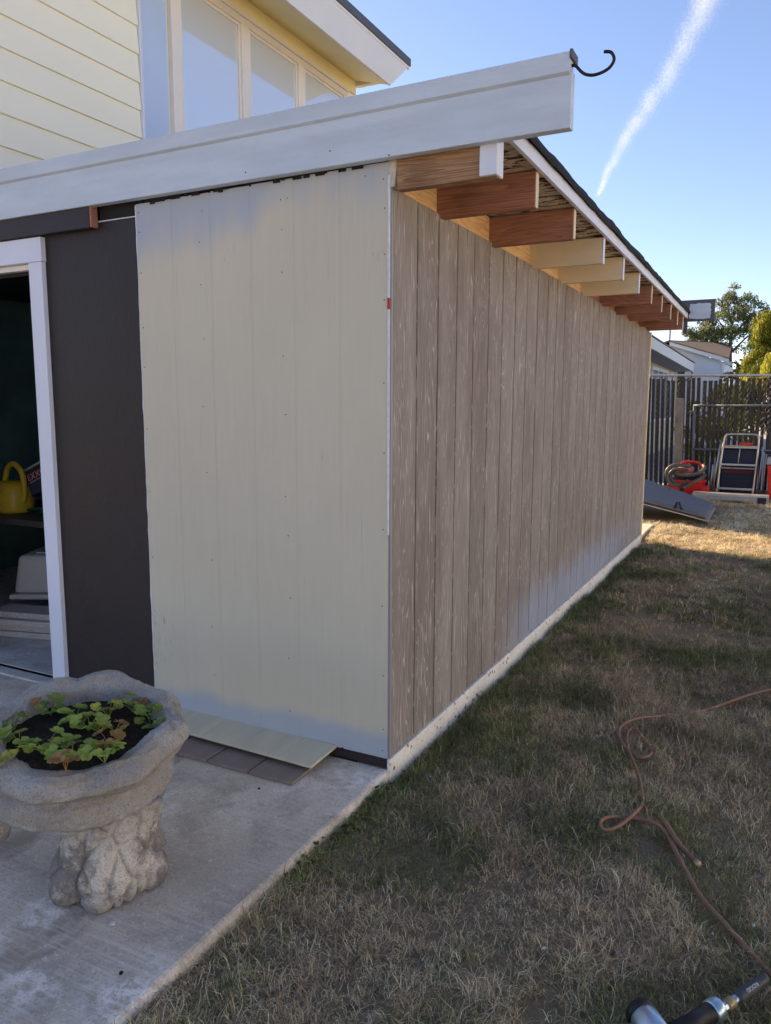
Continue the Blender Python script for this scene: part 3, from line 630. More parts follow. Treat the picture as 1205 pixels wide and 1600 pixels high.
SP = [(-.13,.12,5,.035,'darker green leafy seedling at the far left of the soil, by the rim',G2),(-.20,-.06,3,.03,'small seedling at the left edge of the planter soil',G2),
      (-.125,-.075,2,.025,'pair of pale leaves left of centre in the planter',G1),(-.03,.06,4,.035,'seedling left of centre toward the back of the planter',G1),(.05,.10,4,.035,'tall pale seedling in the middle of the planter back',G3),
      (.10,.155,3,.03,'bright green seedling close to the back rim of the planter',G1),(.17,.10,3,.03,'seedling near the right back of the planter rim',G1),(.20,.03,3,.03,'bluish green leaves hanging toward the right rim',G2),
      (.03,.01,5,.04,'largest leafy clump in the centre of the planter',G1),(.11,-.01,3,.03,'olive leaves right of the central clump',G3),(-.03,-.13,6,.05,'leafy clump at the front left of the planter',G1),
      (.05,-.15,6,.05,'leafy clump at the front centre of the planter',G1),(-.10,-.19,4,.035,'low leafy clump nearest the left front rim of the planter',G3),(.14,-.17,4,.035,'low pale clump at the right front of the planter soil',G1),(-.19,.03,3,.03,'small dark clump in the left back of the planter',G2),(.12,-.09,3,.028,'reddish yellow seedling at the front right of the soil',(.48,.30,.10)),(.06,-.215,2,.02,'tiny orange seedling at the front soil edge',(.42,.24,.09))]
for (u, v, n, rad, lab, hue) in SP:
    x, y = pp(u*1.08, v*1.12-.028); sprout(x, y, n+(3 if n > 2 else 1), rad*1.15, lab, hue)
# little bits on the patio
for (x, y, r, lab, m) in ((-.265,-1.165,.009,'small white paint chip on the patio before the pedestal','caulk'),(-.36,-.36,.007,'dark pebble on the patio below the brown offcut','soil'),(-.10,-1.29,.007,'dark crumb on the patio near the grass','soil')):
    a = [(x+r*math.cos(k*1.2566+.3)*random.uniform(.6,1.1), y+r*math.sin(k*1.2566+.3)*random.uniform(.6,1.1), -.0448) for k in range(5)]
    tag(MB().prism(a, (0,0,.003)).build('chip', M[m], None), lab, 'chip')
# ------------------------------------------------------------------ air hose
def on(x, y, h=.012): return (x, y, float(gz(x, y))+h)
hz = [(1.75,2.1),(1.342,1.688),(1.056,1.305),(.904,1.113),(.80,.97),(.748,.84),(.762,.73),(.809,.651),(.868,.60),(.905,.64),(.885,.715),(.837,.80),(.800,.835),(.785,.79),(.805,.68),(.832,.596),(.88,.46),(.916,.341),(.935,.25),(.93,.17),(.904,.07),(.868,.012),(.836,.005),(.828,.04),(.855,.082),(.90,.11),(.946,.118),(1.0,.108),(1.028,.098),(1.044,.078),(1.064,.031),(1.10,-.06),(1.145,-.163),(1.185,-.232),(1.227,-.29),(1.298,-.374),(1.371,-.462),(1.402,-.52),(1.395,-.548)]
hp = catmull([on(x, y, .030+.006*math.sin(i*1.7)) for i, (x, y) in enumerate(hz)], 7)
tag(MB().tube(hp, .0070, 10).build('air_hose', M['hose'], None, 0, True), 'reddish brown air hose snaking across the dry grass to the nailer', 'hose')
st = thing('hose_whip', 'short brown hose end with a pale tip lying beside the kinked air hose', 'hose', on(1.1, .0))
MB().tube(catmull([on(1.012,.160,.034), on(1.05,.095,.036), on(1.085,.041,.034), on(1.148,-.041,.03)], 6), .0085, 10).build('hose_piece', M['hose'], st, 0, True)
MB().tube([on(1.146,-.038,.03), on(1.153,-.050,.03), on(1.157,-.056,.03)], [.011,.013,.008], 10).build('tip', M['brass'], st, 0, True)
# ------------------------------------------------------------------ nailer
na = thing('air_nailer', 'silver and black air nailer lying on the grass at the bottom edge', 'nailer', (1.2, -.8, -.08))
def cyl(name, m, pts, r, n=20, smooth=True): return MB().tube(pts, r, n).build(name, m, na, 0, smooth)
A = Vector((1.098,-.826,-.035)); B = Vector((1.215,-.955,-.045)); D = (B-A)
cyl('rear_bumper', M['black'], [A-D*.10, A-D*.07, A-D*.02, A+D*.03], [.020,.034,.037,.0365], 28)
cyl('head', M['silver'], [A+D*.03, A+D*.06, A+D*.38, A+D*.42, A+D*.45, A+D*1.0], [.031,.0345,.0355,.0335,.0335,.030], 28)
H0 = Vector((1.175,-.845,-.04)); H1 = Vector((1.243,-.742,-.038))
cyl('grip', M['black'], [H0, H0.lerp(H1, .5), H1], [.024,.021,.023], 22)
H2 = H1+(H1-H0).normalized()*.032
cyl('end_cap', M['silver'], [H1, H1.lerp(H2, .12), H1.lerp(H2, .85), H2], [.023,.026,.0265,.022], 22)
d2 = Vector((.062,.10,.006)).normalized(); F0 = H2+Vector((.006,.004,-.004)); 
cyl('plug', M['silver'], [F0, F0+d2*.016], .0095, 6, False)
cyl('coupler', M['brass'], [F0+d2*.016, F0+d2*.018, F0+d2*.040, F0+d2*.042], [.010,.013,.013,.0095], 18)
cyl('coupler_ring', M['silver'], [F0+d2*.042, F0+d2*.056], .0105, 18)
S0 = F0+d2*.056; S1 = S0+d2*.115
sl_ = cyl('hose_sleeve', M['greysleeve'], [S0, S0+d2*.006]+[S0+d2*(.006+.109*k/20) for k in range(1, 21)], [.012,.0155]+[.0155-.003*k/20+(.0006 if k % 2 else 0) for k in range(1, 21)], 18)
cyl('trigger', M['black'], [Vector((1.262,-.778,-.05)), Vector((1.285,-.79,-.055))], [.012,.008], 10)
xd = -d2; zd = (CAM-S0.lerp(S1, .5)).normalized(); zd = (zd-xd*zd.dot(xd)).normalized(); yd = zd.cross(xd)
mt = Matrix((xd, yd, zd)).transposed().to_4x4(); mt.translation = S0.lerp(S1, .62)+zd*.0152-yd*.004
text('lettering', 'RIDGID', .0125, mt, M['letter'], na, .0004)
# ------------------------------------------------------------------ things by the back fence
sh_ = thing('folded_sheet', 'dark slate grey folded sheet tilted on the grass behind the shed', 'sheet', (.3, 8.3, -.08))
def lean(p): x, y, t = p; return (x, y, -.045+.215*(.545-x)+t + .10*max(0,(y-7.65)/1.38)*max(0,(.545-x)))
pts = [(.545,7.66),(.535,9.02),(-1.0,9.02),(-1.0,7.66)]
MB().hexa([lean((x,y,.035)) for x, y in pts]+[lean((x-.02*(1 if x>0 else 0),y+(.03 if y<8 else -.03),.085)) for x, y in pts]).build('top_panel', M['greysheet'], sh_, .02)
pts2 = [(.565,7.62),(.55,9.0),(-1.0,9.0),(-1.0,7.62)]
MB().hexa([lean((x,y,.012)) for x, y in pts2]+[lean((x,y,.020)) for x, y in pts2]).build('under_sheet', M['alu'], sh_)
hx = .20; zb = lean((hx,7.66,.085))[2]
MB().tube([(hx-.05,7.68,zb-.02),(hx-.02,7.67,zb+.06),(hx+.005,7.67,zb+.065),(hx+.04,7.68,zb-.03)], .011, 8).build('pull_ring', M['black'], sh_, 0, True)
MB().tube([(hx-.005,7.70,zb+.012),(hx-.22,8.45,lean((hx-.22,8.45,.092))[2]),(hx-.27,8.95,lean((hx-.27,8.95,.092))[2])], .004, 5).build('seam', M['tar'], sh_)
MB().box(-.95,-.9,7.7,8.95,-.09,.20).build('prop', M['lumber'], sh_)
tag(box('pad', M['slab'], None, -1.2, -.02, 6.06, 7.2, -.16, -.055, .01), kind='structure')
# shop vacuum
VC = Vector((-.03, 10.95, -.08)); vac = thing('shop_vacuum', 'red and black shop vacuum with its grey hose wound round it', 'vacuum', VC)
MB().lathe([(.17,.04),(.20,.05),(.225,.22),(.235,.235),(.235,.26),(.20,.27)], VC, 28, lambda t, r, z: (r*(1+.22*abs(math.cos(t))), z)).build('drum', M['vacred'], vac, .004, True)
MB().lathe([(.23,.272),(.225,.29),(.19,.33),(.15,.36),(.14,.46),(.11,.50),(.02,.51)], VC, 24).build('motor_cover', M['black'], vac, 0, True)
MB().lathe([(.135,.36),(.14,.45),(.12,.485),(.02,.492)], VC+Vector((-.03,-.05,.003)), 20).build('motor_cap', M['vacred2'], vac, 0, True)
MB().tube(catmull([VC+Vector((-.13,-.02,.47)),VC+Vector((-.09,-.03,.535)),VC+Vector((.04,-.03,.555)),VC+Vector((.16,-.03,.53)),VC+Vector((.19,-.02,.46))], 6), .026, 8).build('top_handle', M['vacred'], vac, 0, True)
for dx, dy in ((-.26,-.12),(.26,-.12),(.2,.14),(-.2,.14)): MB().tube([VC+Vector((dx-.02,dy,.035)),VC+Vector((dx+.02,dy,.035))], .035, 12).build('caster', M['black'], vac, 0, True)
for dx in (-.25,.27): MB().box(VC.x+dx-.07,VC.x+dx+.07,VC.y-.15,VC.y+.1,VC.z+.07,VC.z+.17).build('foot_housing', M['vacred'] if dx < 0 else M['vacred'], vac, .02)
def vh(pts, y0=-.30):
    pth = catmull([VC+Vector((a, y0+dy, b)) for a, b, dy in pts], 6); MB().tube(pth, [.028+.0028*(i % 2) for i in range(len(pth))], 10).build('vacuum_hose', M['vachose'], vac, 0, True)
vh([(.05,.50,.12),(-.081,.507,.06),(-.214,.50,.02),(-.287,.44,0),(-.305,.368,0),(-.287,.283,0),(-.226,.204,0),(-.13,.18,.02),(-.05,.21,.05),(.02,.27,.10)])
vh([(-.16,.20,.07),(-.24,.29,.06),(-.25,.37,.06),(-.20,.425,.06),(-.10,.44,.08),(.0,.43,.14)])
vh([(-.20,.37,.08),(-.14,.362,.03),(-.045,.35,.0),(.10,.368,0),(.209,.41,.02),(.264,.477,.08),(.233,.513,.16)])
vh([(.27,.36,.12),(.233,.32,.04),(.125,.247,-.02),(.016,.168,-.04),(-.033,.138,-.05)])
MB().tube([VC+Vector((-.03,-.35,.14)),VC+Vector((-.06,-.37,.09)),VC+Vector((-.05,-.38,.03))], .033, 10).build('nozzle', M['black'], vac, 0, True)
# aluminium step ladder
lx = thing('step_ladder', 'folded aluminium step stool with looped handrail leaning at the back fence', 'ladder', (.7, 11.1, -.08))
T = lambda pts, r=.016, n=8: MB().tube(pts, r, n)
T(catmull([(.405,11.08,-.05),(.43,11.12,.35),(.462,11.18,.80),(.475,11.19,.885),(.52,11.2,.925),(.72,11.2,.93),(.93,11.2,.925),(.975,11.19,.885),(.978,11.18,.80),(.965,11.12,.35),(.945,11.08,-.05)], 5), .017).build('front_frame', M['alu'], lx, 0, True)
for pts in ([(.335,11.16,-.06),(.372,11.2,.35),(.412,11.24,.765)],[(1.01,11.16,-.06),(1.03,11.2,.35),(1.045,11.24,.73)],[(.30,11.2,-.05),(.32,11.22,.42)],[(1.085,11.22,-.05),(1.10,11.24,.62)]):
    T(pts, .016).build('rail', M['alu'], lx, 0, True)
for z, x0, x1, y in ((.72,.462,.985,11.12),(.44,.44,.97,11.08),(.05,.41,.95,11.04)): MB().box(x0,x1,y,y+.03,z-.016,z+.016).build('crossbar', M['alu'], lx, .004)
MB().box(.45,.97,11.05,11.2,.375,.392).build('step', M['galv'], lx, .004)
MB().box(.455,.985,11.10,11.2,.735,.75).build('step', M['alu'], lx, .004)
T([(.715,11.08,.70),(.70,11.07,.45)], .008).build('stay', M['alu'], lx, 0, True)
for x in (.41,.945): MB().tube([(x,11.08,-.07),(x,11.08,-.03)], .022, 8).build('rubber_foot', M['black'], lx, 0, True)
cl = thing('clamp', 'small red clamp lying on the top step of the aluminium stool', 'clamp', (.78, 11.14, .75))
MB().box(.70,.86,11.10,11.15,.752,.80).build('body', M['vacred'], cl, .012); MB().tube([(.86,11.12,.78),(.90,11.12,.785)], .018, 8).build('jaw', M['vacred'], cl, 0, True)
tu = thing('storage_crate', 'dark blue plastic crate standing behind the aluminium stool', 'crate', (.7, 11.32, -.08))
MB().hexa(taper(.44,.98,11.22,11.44,-.085,.70,-.02)).build('body', M['tub'], tu, .03)
for z in (.16,.22,.28): MB().box(.46,.96,11.205,11.219,z,z+.02).build('rib', M['tub'], tu, .003)
MB().box(.50,.93,11.20,11.218,.30,.36).build('red_band', M['maroon'], tu, .003)
wp = thing('work_platform', 'low aluminium work platform lying across the grass before the stool', 'platform', (.65, 10.2, -.08))
MB().box(.13,1.19,10.1,10.34,.015,.055).build('deck', M['alu'], wp, .004)
MB().box(.13,1.19,10.085,10.099,-.035,.03).build('side_rail', M['galv'], wp, .003)
for x in (.16,1.10): MB().prism([(x,10.11,-.10),(x+.07,10.11,-.10),(x+.05,10.11,.014),(x-.01,10.11,.014)], (0,.03,0)).build('leg', M['galv'], wp)
MB().box(1.04,1.16,10.07,10.084,-.06,.03).build('hinge_plate', M['tub'], wp, .003)
rb = thing('red_bin', 'tall red plastic bin at the right by the back fence', 'bin', (1.35, 11.0, -.08))
MB().hexa(taper(1.17,1.60,10.9,11.3,-.10,.46,-.04)).build('body', M['vacred'], rb, .02)
MB().hexa(taper(1.11,1.66,10.85,11.35,.47,.58,.02)).build('lid', M['galv'], rb, .015)
MB().prism([(1.13,10.86,.44),(1.20,10.86,.30),(1.25,10.86,.44)], (0,.02,0)).build('label_fold', M['vacred'], rb)
# ------------------------------------------------------------------ back fence
FY = 11.55; fe = thing('slatted_fence', 'chain link fence with dark brown privacy slats closing the back of the yard', 'fence', (0, FY, -.08))
MB().tube([(-4.2,FY-.03,1.925),(-.8,FY-.03,1.905),(1.09,FY-.03,1.880),(5.5,FY-.03,1.83)], .021, 8).build('top_rail', M['alu'], fe, 0, True)
slm = MB().box(-.031,.031,-.004,.004,0,1).build('slat', M['slat'], fe, 0); first_used = False
for k in range(66):
    x = -1.6+k*.082+random.uniform(-.004,.004)
    o = slm if k == 0 else slm.copy()
    if k: COL.objects.link(o); o.parent = fe; o.matrix_parent_inverse = slm.matrix_parent_inverse
    zt = 1.86-.012*x-random.choice([0,0,.01,.02,.02,.05,.0]); zb = -.05+random.uniform(0,.03)
    o.location = (x, FY+random.uniform(-.006,.006), zb); o.scale = (random.uniform(.76,1.04), 1, zt-zb); o.rotation_euler = (0, R(random.uniform(-.5,.5))+R(-1.1), R(random.uniform(-8,8)))
wm = MB()
for k in range(-60, 120):
    x = -1.8+k*.06
    for s_ in (1, -1):
        a = Vector((x, FY-.012, -.06)); b = Vector((x+s_*1.9*.62, FY-.012, 1.86)); 
        if -1.9 < a.x < 3.2 or -1.9 < b.x < 3.2: wm.tube([a, b], .0006, 3, False)
tag(wm.build('chain_link', M['galv'], fe), kind='stuff')
for x in (-.82, 2.3): MB().tube([(x,FY-.07,-.1),(x-.02,FY-.07,1.57)], .028, 10).build('post', M['galv'], fe, 0, True)
MB().tube([(-.845,FY-.07,1.57),(-.845,FY-.07,1.60)], .034, 10).build('post_cap', M['alu'], fe, 0, True)
MB().box(-2.0,3.0,FY-.05,FY+.02,-.12,-.0).build('bottom_board', M['lumber'], fe, .004)
tag(MB().hexa([(-.275,11.27,-.1),(-.165,11.27,-.1),(-.165,11.37,-.1),(-.275,11.37,-.1),(-.335,11.27,1.515),(-.205,11.27,1.515),(-.205,11.37,1.515),(-.335,11.37,1.515)]).build('timber_post', M['post'], None, .008), 'weathered grey timber post standing before the slatted fence', 'post')
ga = thing('pipe_gate', 'galvanised pipe gate frame against the slatted fence', 'gate', (.6, 11.44, -.08))
MB().tube([(.0,11.46,-.05),(-.03,11.46,.65),(-.05,11.46,1.40)], .022, 8).build('stile', M['gatepipe'], ga, 0, True)
for z in (1.39,.655): MB().tube([(-.06,11.45,z),(2.6,11.45,z+.01)], .021, 8).build('rail', M['gatepipe'], ga, 0, True)
MB().tube([(-.12,11.46,1.28),(-.02,11.46,1.28)], .02, 8).build('hinge', M['gatepipe'], ga, 0, True)
# unseen fence added behind the shed to cast the far shadow on the grass
sf_ = thing('shade_fence', 'added unseen board fence shading the grass behind the shed', 'fence', (-3.3, 10.2, -.08))
pb = MB().box(-.01,.01,0,.138,-.1,2.45).build('board', M['post'], sf_, .002)
for k in range(19):
    o = pb if k == 0 else pb.copy()
    if k: COL.objects.link(o); o.parent = sf_; o.matrix_parent_inverse = pb.matrix_parent_inverse
    o.location = (-3.3, 8.95+k*.142, random.uniform(-.01,.01))
for z in (.3,1.8): MB().box(-3.35,-3.312,8.95,11.64,z,z+.08).build('rail', M['post'], sf_)
# ------------------------------------------------------------------ beyond the fence
tag(box('driveway', M['drive'], None, -14, 9, 12.2, 60, -.2, -.07, 0), kind='structure')
nh = thing('neighbour_house', 'cream neighbouring house with deep white eave and white windows behind the fence', 'house', (-2.3, 20, -.08))
box('wall', M['nwall'], nh, -8, -2.2, 15, 27.2, -.1, 2.95, 0)
ea = MB().hexa([(-2.25,13.5,2.72),(-1.63,13.5,2.80),(-1.63,26.6,2.58),(-2.25,26.6,2.56),(-2.25,13.5,2.76),(-1.63,13.5,2.84),(-1.63,26.6,2.62),(-2.25,26.6,2.60)]).build('soffit', M['nsoff'], nh)
MB().hexa([(-1.628,13.5,2.80),(-1.6,13.5,2.80),(-1.6,26.7,2.56),(-1.628,26.7,2.56),(-1.628,13.5,3.06),(-1.6,13.5,3.06),(-1.6,26.7,2.85),(-1.628,26.7,2.85)]).build('fascia', M['house_white'], nh, .004)
MB().hexa([(-8,13.5,4.0),(-1.58,13.5,3.07),(-1.58,26.8,2.86),(-8,26.8,3.8),(-8,13.5,4.1),(-1.58,13.5,3.10),(-1.58,26.8,2.89),(-8,26.8,3.9)]).build('roof', M['roofedge'], nh)
for a, b in ((17.2,20.6),(21.0,24.6),(25.0,25.9)):
    w = MB().box(-2.2,-2.15,a,b,.9,.98).box(-2.2,-2.15,a,b,2.42,2.52).box(-2.2,-2.15,a,a+.12,.98,2.42).box(-2.2,-2.15,b-.12,b,.98,2.42).build('window', M['house_white'], nh)
    m_ = int((b-a)/1.1)
    for k in range(1, max(m_, 1)): y = a+(b-a)*k/m_; MB().box(-2.2,-2.155,y-.06,y+.06,.98,2.42).build('mullion', M['house_white'], w)
    MB().box(-2.2,-2.17,a+.12,b-.12,.98,2.42).build('pane', M['dglass'], w)
MB().tube(catmull([(-1.66,26.7,2.58),(-1.66,26.75,2.42),(-1.8,26.9,2.30),(-2.1,27.1,2.24),(-2.25,27.25,2.15),(-2.25,27.25,0)], 4), .04, 8).build('downpipe', M['galv'], nh, 0, True)
h2 = thing('grey_house', 'pale grey sided house with brown shingle roof beyond the neighbour', 'house', (-1.8, 30, -.08))
MB().prism([(-5.5,28,-.1),(-.74,28,-.1),(-.74,28,2.95),(-2.6,28,3.58),(-5.5,28,2.7)], (0,8,0)).build('wall', M['nwall2'], h2)
for k in range(18):
    z = 1.0+k*.14; xr = -.72 if z < 2.80 else -.95-(z-3.0)/.58*1.65
    if z < 3.5: MB().hexa([(-5.5,27.965,z),(xr,27.965,z),(xr,27.995,z),(-5.5,27.995,z),(-5.5,27.985,z+.14),(xr,27.985,z+.14),(xr,27.995,z+.14),(-5.5,27.995,z+.14)]).build('siding_board', M['nwall2'], h2)
MB().box(-.78,-.70,27.94,28.02,-.1,2.93).build('corner_board', M['house_white'], h2)
MB().hexa([(-2.6,27.8,3.58),(-.56,27.8,2.90),(-.56,27.84,2.90),(-2.6,27.84,3.58),(-2.6,27.8,3.72),(-.56,27.8,3.04),(-.56,27.84,3.04),(-2.6,27.84,3.72)]).build('rake_board', M['house_white'], h2)
MB().hexa([(-2.62,27.78,3.72),(-.55,27.78,3.04),(-1.25,36.2,3.50),(-1.0,36.2,4.17),(-2.62,27.78,3.76),(-.55,27.78,3.08),(-1.25,36.2,3.54),(-1.0,36.2,4.21)]).build('roof', M['shingle'], h2)
MB().hexa([(-5.6,27.78,2.75),(-2.62,27.78,3.73),(-1.0,36.2,4.18),(-4,36.2,3.2),(-5.6,27.78,2.79),(-2.62,27.78,3.77),(-1.0,36.2,4.22),(-4,36.2,3.24)]).build('roof', M['shingle'], h2)
for a in (28.6, 30.2): 
    w = MB().box(-.74,-.69,a,a+1.0,1.2,2.6).build('window', M['house_white'], h2); MB().box(-.689,-.68,a+.1,a+.9,1.3,2.5).build('pane', M['dglass'], w)
w = MB().box(-2.35,-1.98,27.93,27.96,1.4,2.75).build('window', M['house_white'], h2); MB().box(-2.3,-2.03,27.91,27.929,1.45,2.70).build('pane', M['dglass'], w)
tag(MB().tube([(-3.27,33,2.5),(-3.27,33,4.95)], .035, 6).build('antenna_mast', M['antenna'], None), 'thin grey mast rising behind the grey house roof', 'mast')
# house added out of view on the right to bounce sunlight into the shade
nr = thing('bounce_house', 'added unseen pale house on the right, bouncing light into the shade', 'house', (7.5, -2, -.08))
MB().box(7.5,13.5,-15,9,-.1,3.1).build('wall', M['rhouse'], nr)
MB().prism([(6.9,-15.5,2.95),(10.5,-15.5,4.6),(14.1,-15.5,2.95),(14.1,-15.5,3.1),(10.5,-15.5,4.78),(6.9,-15.5,3.1)], (0,25,0)).build('roof', M['shingle'], nr)
for a in (-12,-8.5,-3,1.5,5.5):
    w = MB().box(7.45,7.5,a,a+1.5,1.0,2.3).build('window', M['house_white'], nr); MB().box(7.43,7.449,a+.1,a+1.4,1.1,2.2).build('pane', M['dglass'], w)
# ------------------------------------------------------------------ trees
def leaves(name, centers, rads, n, size, c0, c1, parent, droop=False, seed=1, warm=None):
    g = np.random.default_rng(seed); C = np.array(centers); Rr = np.array(rads); w = Rr**2; k = g.choice(len(C), n, p=w/w.sum())
    d = g.normal(size=(n, 3)); d /= np.linalg.norm(d, axis=1)[:, None]; rr = g.random(n)**.45
    p = C[k]+d*(Rr[k]*rr)[:, None]*np.array([1,1,.8])
    a = g.normal(size=(n, 3)); 
    if droop: a = a*.35+np.array([0,0,-1.])
    else: a += np.array([0,0,-.4])
    a /= np.linalg.norm(a, axis=1)[:, None]; b = np.cross(a, g.normal(size=(n, 3))); b /= np.linalg.norm(b, axis=1)[:, None]
    L_ = size*g.uniform(.6, 1.4, n)[:, None]; W = L_*(.22 if droop else .42)
    v = np.stack([p-a*L_*.5, p+b*W*.5, p+a*L_*.5, p-b*W*.5], 1).reshape(-1, 3)
    q = np.arange(n*4).reshape(n, 4)
    t = g.random(n)[:, None]; cl = g.random(len(C))[k][:, None]*.6; col = np.array(c0)*(1-t)+np.array(c1)*t; col = col*(.7+cl); col = np.repeat(col, 4, 0)
    return link(name, npmesh(name, v, q, None, col), M['leaf'], parent)
def tree(name, lab, base, trunk_top, limbs, clumps, n, size, c0, c1, r0, droop=False, seed=1):
    t = thing(name, lab, 'tree', base)
    b = Vector(base); tt = Vector(trunk_top)
    MB().tube(catmull([b, b.lerp(tt, .35)+Vector((r0*.6,0,0)), b.lerp(tt, .7)-Vector((r0*.5,0,0)), tt], 4), [r0*(1.15-.9*i/12) for i in range(13)], 8).build('trunk', M['bark'], t, 0, True)
    for (f, e) in limbs:
        s_ = b.lerp(tt, f); e = Vector(e); MB().tube([s_, s_.lerp(e, .5)+Vector((0,0,.12)), e], [r0*.42, r0*.28, r0*.1], 6).build('limb', M['bark'], t, 0, True)
    leaves('crown', [c[:3] for c in clumps], [c[3] for c in clumps], n, size, c0, c1, t, droop, seed); return t
def clumps_in(pts, n, j, r, seed):
    g = random.Random(seed); out = []
    for i in range(n):
        p = g.choice(pts); out.append((p[0]+g.uniform(-j,j)*p[3], p[1]+g.uniform(-1.0,1.0)*p[3], p[2]+g.uniform(-j,j)*p[3], r*g.uniform(.6,1.3)))
    return out
T1 = [(-.9,34,5.9,.45),(-.7,34,5.3,.7),(-1.5,34,5.3,.5),(-.1,34,5.1,.45),(-1.2,34,4.7,.6),(-.3,34,4.6,.6),(-2.0,34,4.55,.4),(-1.7,34,4.25,.4),(-.9,34,4.2,.5),(-2.4,34,4.3,.3),(.1,34,4.3,.35)]
tree('broadleaf_tree', 'tall loose green tree rising behind the grey house', (-.88,34,-.1), (-.85,34,5.6),
     [(.62,(-2.2,34,4.5)),(.66,(.2,34,4.6)),(.72,(-1.6,34.3,5.2)),(.75,(-.1,33.7,5.2)),(.8,(-1.2,33.6,5.9)),(.55,(-1.8,33.6,4.3))],
     clumps_in(T1, 150, 1.15, .26, 3), 15000, .105, (.10,.13,.05), (.25,.28,.13), .13, seed=5)
def conifer(lab, base, top, seed):
    g = random.Random(seed); b = Vector(base); tt = Vector(top); t = thing('golden_conifer', lab, 'tree', base)
    MB().tube([b, b.lerp(tt, .5), tt], [.09,.06,.015], 8).build('trunk', M['bark'], t, 0, True)
    P = []; A = []; Cc = []
    for k in range(64):
        f = .30+.70*k/64; s_ = b.lerp(tt, f); a = g.uniform(0, 6.28); ln = (1.25*(1-f)+.42)*g.uniform(.7,1.2)
        e = s_+Vector((math.cos(a)*ln, math.sin(a)*ln, .10*ln)); m = s_.lerp(e, .55)+Vector((0,0,.16*ln)); e.z -= .30*ln
        br = catmull([s_, m, e], 9); MB().tube(br, [.016*(1-.8*i/len(br)) for i in range(len(br))], 5).build('limb', M['bark'], t, 0, True)
        tone = g.choice([.22,.4,.6,.85,1.1,1.25])
        for q_ in br[4:]:
            for _ in range(5):
                h = g.uniform(.12, .42); dx = g.uniform(-.07,.07); dy = g.uniform(-.07,.07); n_ = int(h/.028)
                for i in range(n_):
                    u = i/n_; P.append((q_.x+dx+.05*u*math.cos(a)+g.gauss(0,.012), q_.y+dy+.05*u*math.sin(a)+g.gauss(0,.012), q_.z-h*u)); A.append((g.gauss(0,.5), g.gauss(0,.5), -1)); Cc.append(tone*g.uniform(.75,1.2)*(.75+.35*(1-u)))
    P = np.array(P); A = np.array(A); A /= np.linalg.norm(A, axis=1)[:,None]; n = len(P); gg = np.random.default_rng(seed)
    B = np.cross(A, gg.normal(size=(n,3))); B /= np.linalg.norm(B, axis=1)[:,None]; Ln = gg.uniform(.035,.075,n)[:,None]; W = Ln*.42
    V = np.stack([P-A*Ln*.5, P+B*W*.5, P+A*Ln*.5, P-B*W*.5], 1).reshape(-1,3); c = np.array([.46,.44,.045])*np.array(Cc)[:,None]; c = c+np.array([-.10,-.03,0])*(np.array(Cc)<.6)[:,None]*.6
    link('crown', npmesh('crown', V, np.arange(n*4).reshape(n,4), None, np.repeat(np.clip(c,.01,1),4,0)), M['leaf'], t)
conifer('drooping golden yellow conifer behind the fence at the right', (1.08,17.1,-.1), (1.05,17.1,3.55), 9)
T3 = [(.3,20,1.9,.5),(.9,20,2.1,.5),(1.5,20,1.9,.6),(.1,20,1.3,.5),(.9,20,1.2,.8),(.5,19.7,2.25,.25)]
tree('garden_shrub', 'dark green shrub between the grey house and the golden conifer', (.6,20,-.1), (.6,20,1.6), [(.5,(.2,20,1.8)),(.6,(1.1,20,1.9))], clumps_in(T3, 60, 1.0, .22, 4), 4200, .13, (.025,.05,.015), (.10,.14,.03), .06, seed=3)
T4 = [(.0,13.6,1.2,.35),(.3,13.6,.8,.4),(-.1,13.6,.6,.35),(.35,13.6,1.5,.25)]
tree('golden_shrub', 'yellow green shrub glimpsed through the gaps of the slatted fence', (.1,13.7,-.1), (.1,13.7,1.2), [(.5,(.3,13.6,1.3))], clumps_in(T4, 40, 1.0, .18, 6), 2600, .10, (.20,.20,.03), (.45,.42,.05), .03, seed=6)
# ------------------------------------------------------------------ contrail: a long thin tube of tiny ice flecks high in the sky
def cdir(x, y):
    return np.array(fw)+np.array(r2)*(x-602.5)/1195.19+np.array(u2)*(800-y)/1195.19
CT = [(935,305,3),(948,272,6),(970,232,9),(1000,188,11),(1035,130,13),(1066,75,14),(1092,22,16),(1118,-30,18)]
g = np.random.default_rng(11); n = 190000; t = g.random(n)*(len(CT)-1); t = t[np.interp(t, np.arange(len(CT)), [c[2] for c in CT])/19. > g.random(n)]; n = len(t); i = np.minimum(t.astype(int), len(CT)-2); f = t-i
A_ = np.array(CT); cx = A_[i,0]*(1-f)+A_[i+1,0]*f; cy_ = A_[i,1]*(1-f)+A_[i+1,1]*f; hw_ = A_[i,2]*(1-f)+A_[i+1,2]*f
HT = 1500.                                                    # the trail's height in metres
wob = (vnoise(t*3, t*0+3, 1.1, 21)-.5)*1.0
d = np.stack([cdir(a, b) for a, b in zip(cx, cy_)]); P_ = np.array(CAM)+d*(HT/d[:,2])[:,None]
dist = np.linalg.norm(P_-np.array(CAM), axis=1); rad = hw_/1195.19*dist
off = g.normal(size=(n,3)); off *= .50*rad[:,None]; ctr = P_+off+np.array(r2)*(wob*rad)[:,None]
a = g.normal(size=(n,3)); a /= np.linalg.norm(a, axis=1)[:,None]; b = np.cross(a, g.normal(size=(n,3))); b /= np.linalg.norm(b, axis=1)[:,None]
S = dist[:,None]/1195.19*g.uniform(.9, 1.7, n)[:,None]*(.6+.7*(vnoise(t*14, g.random(n)*4, 1., 5)>.5)[:,None])
v = np.stack([ctr-a*S, ctr+b*S, ctr+a*S, ctr-b*S], 1).reshape(-1,3)
ice = NT('ice_flecks'); ice.done((.85,.93,1.), 1., None, 0)
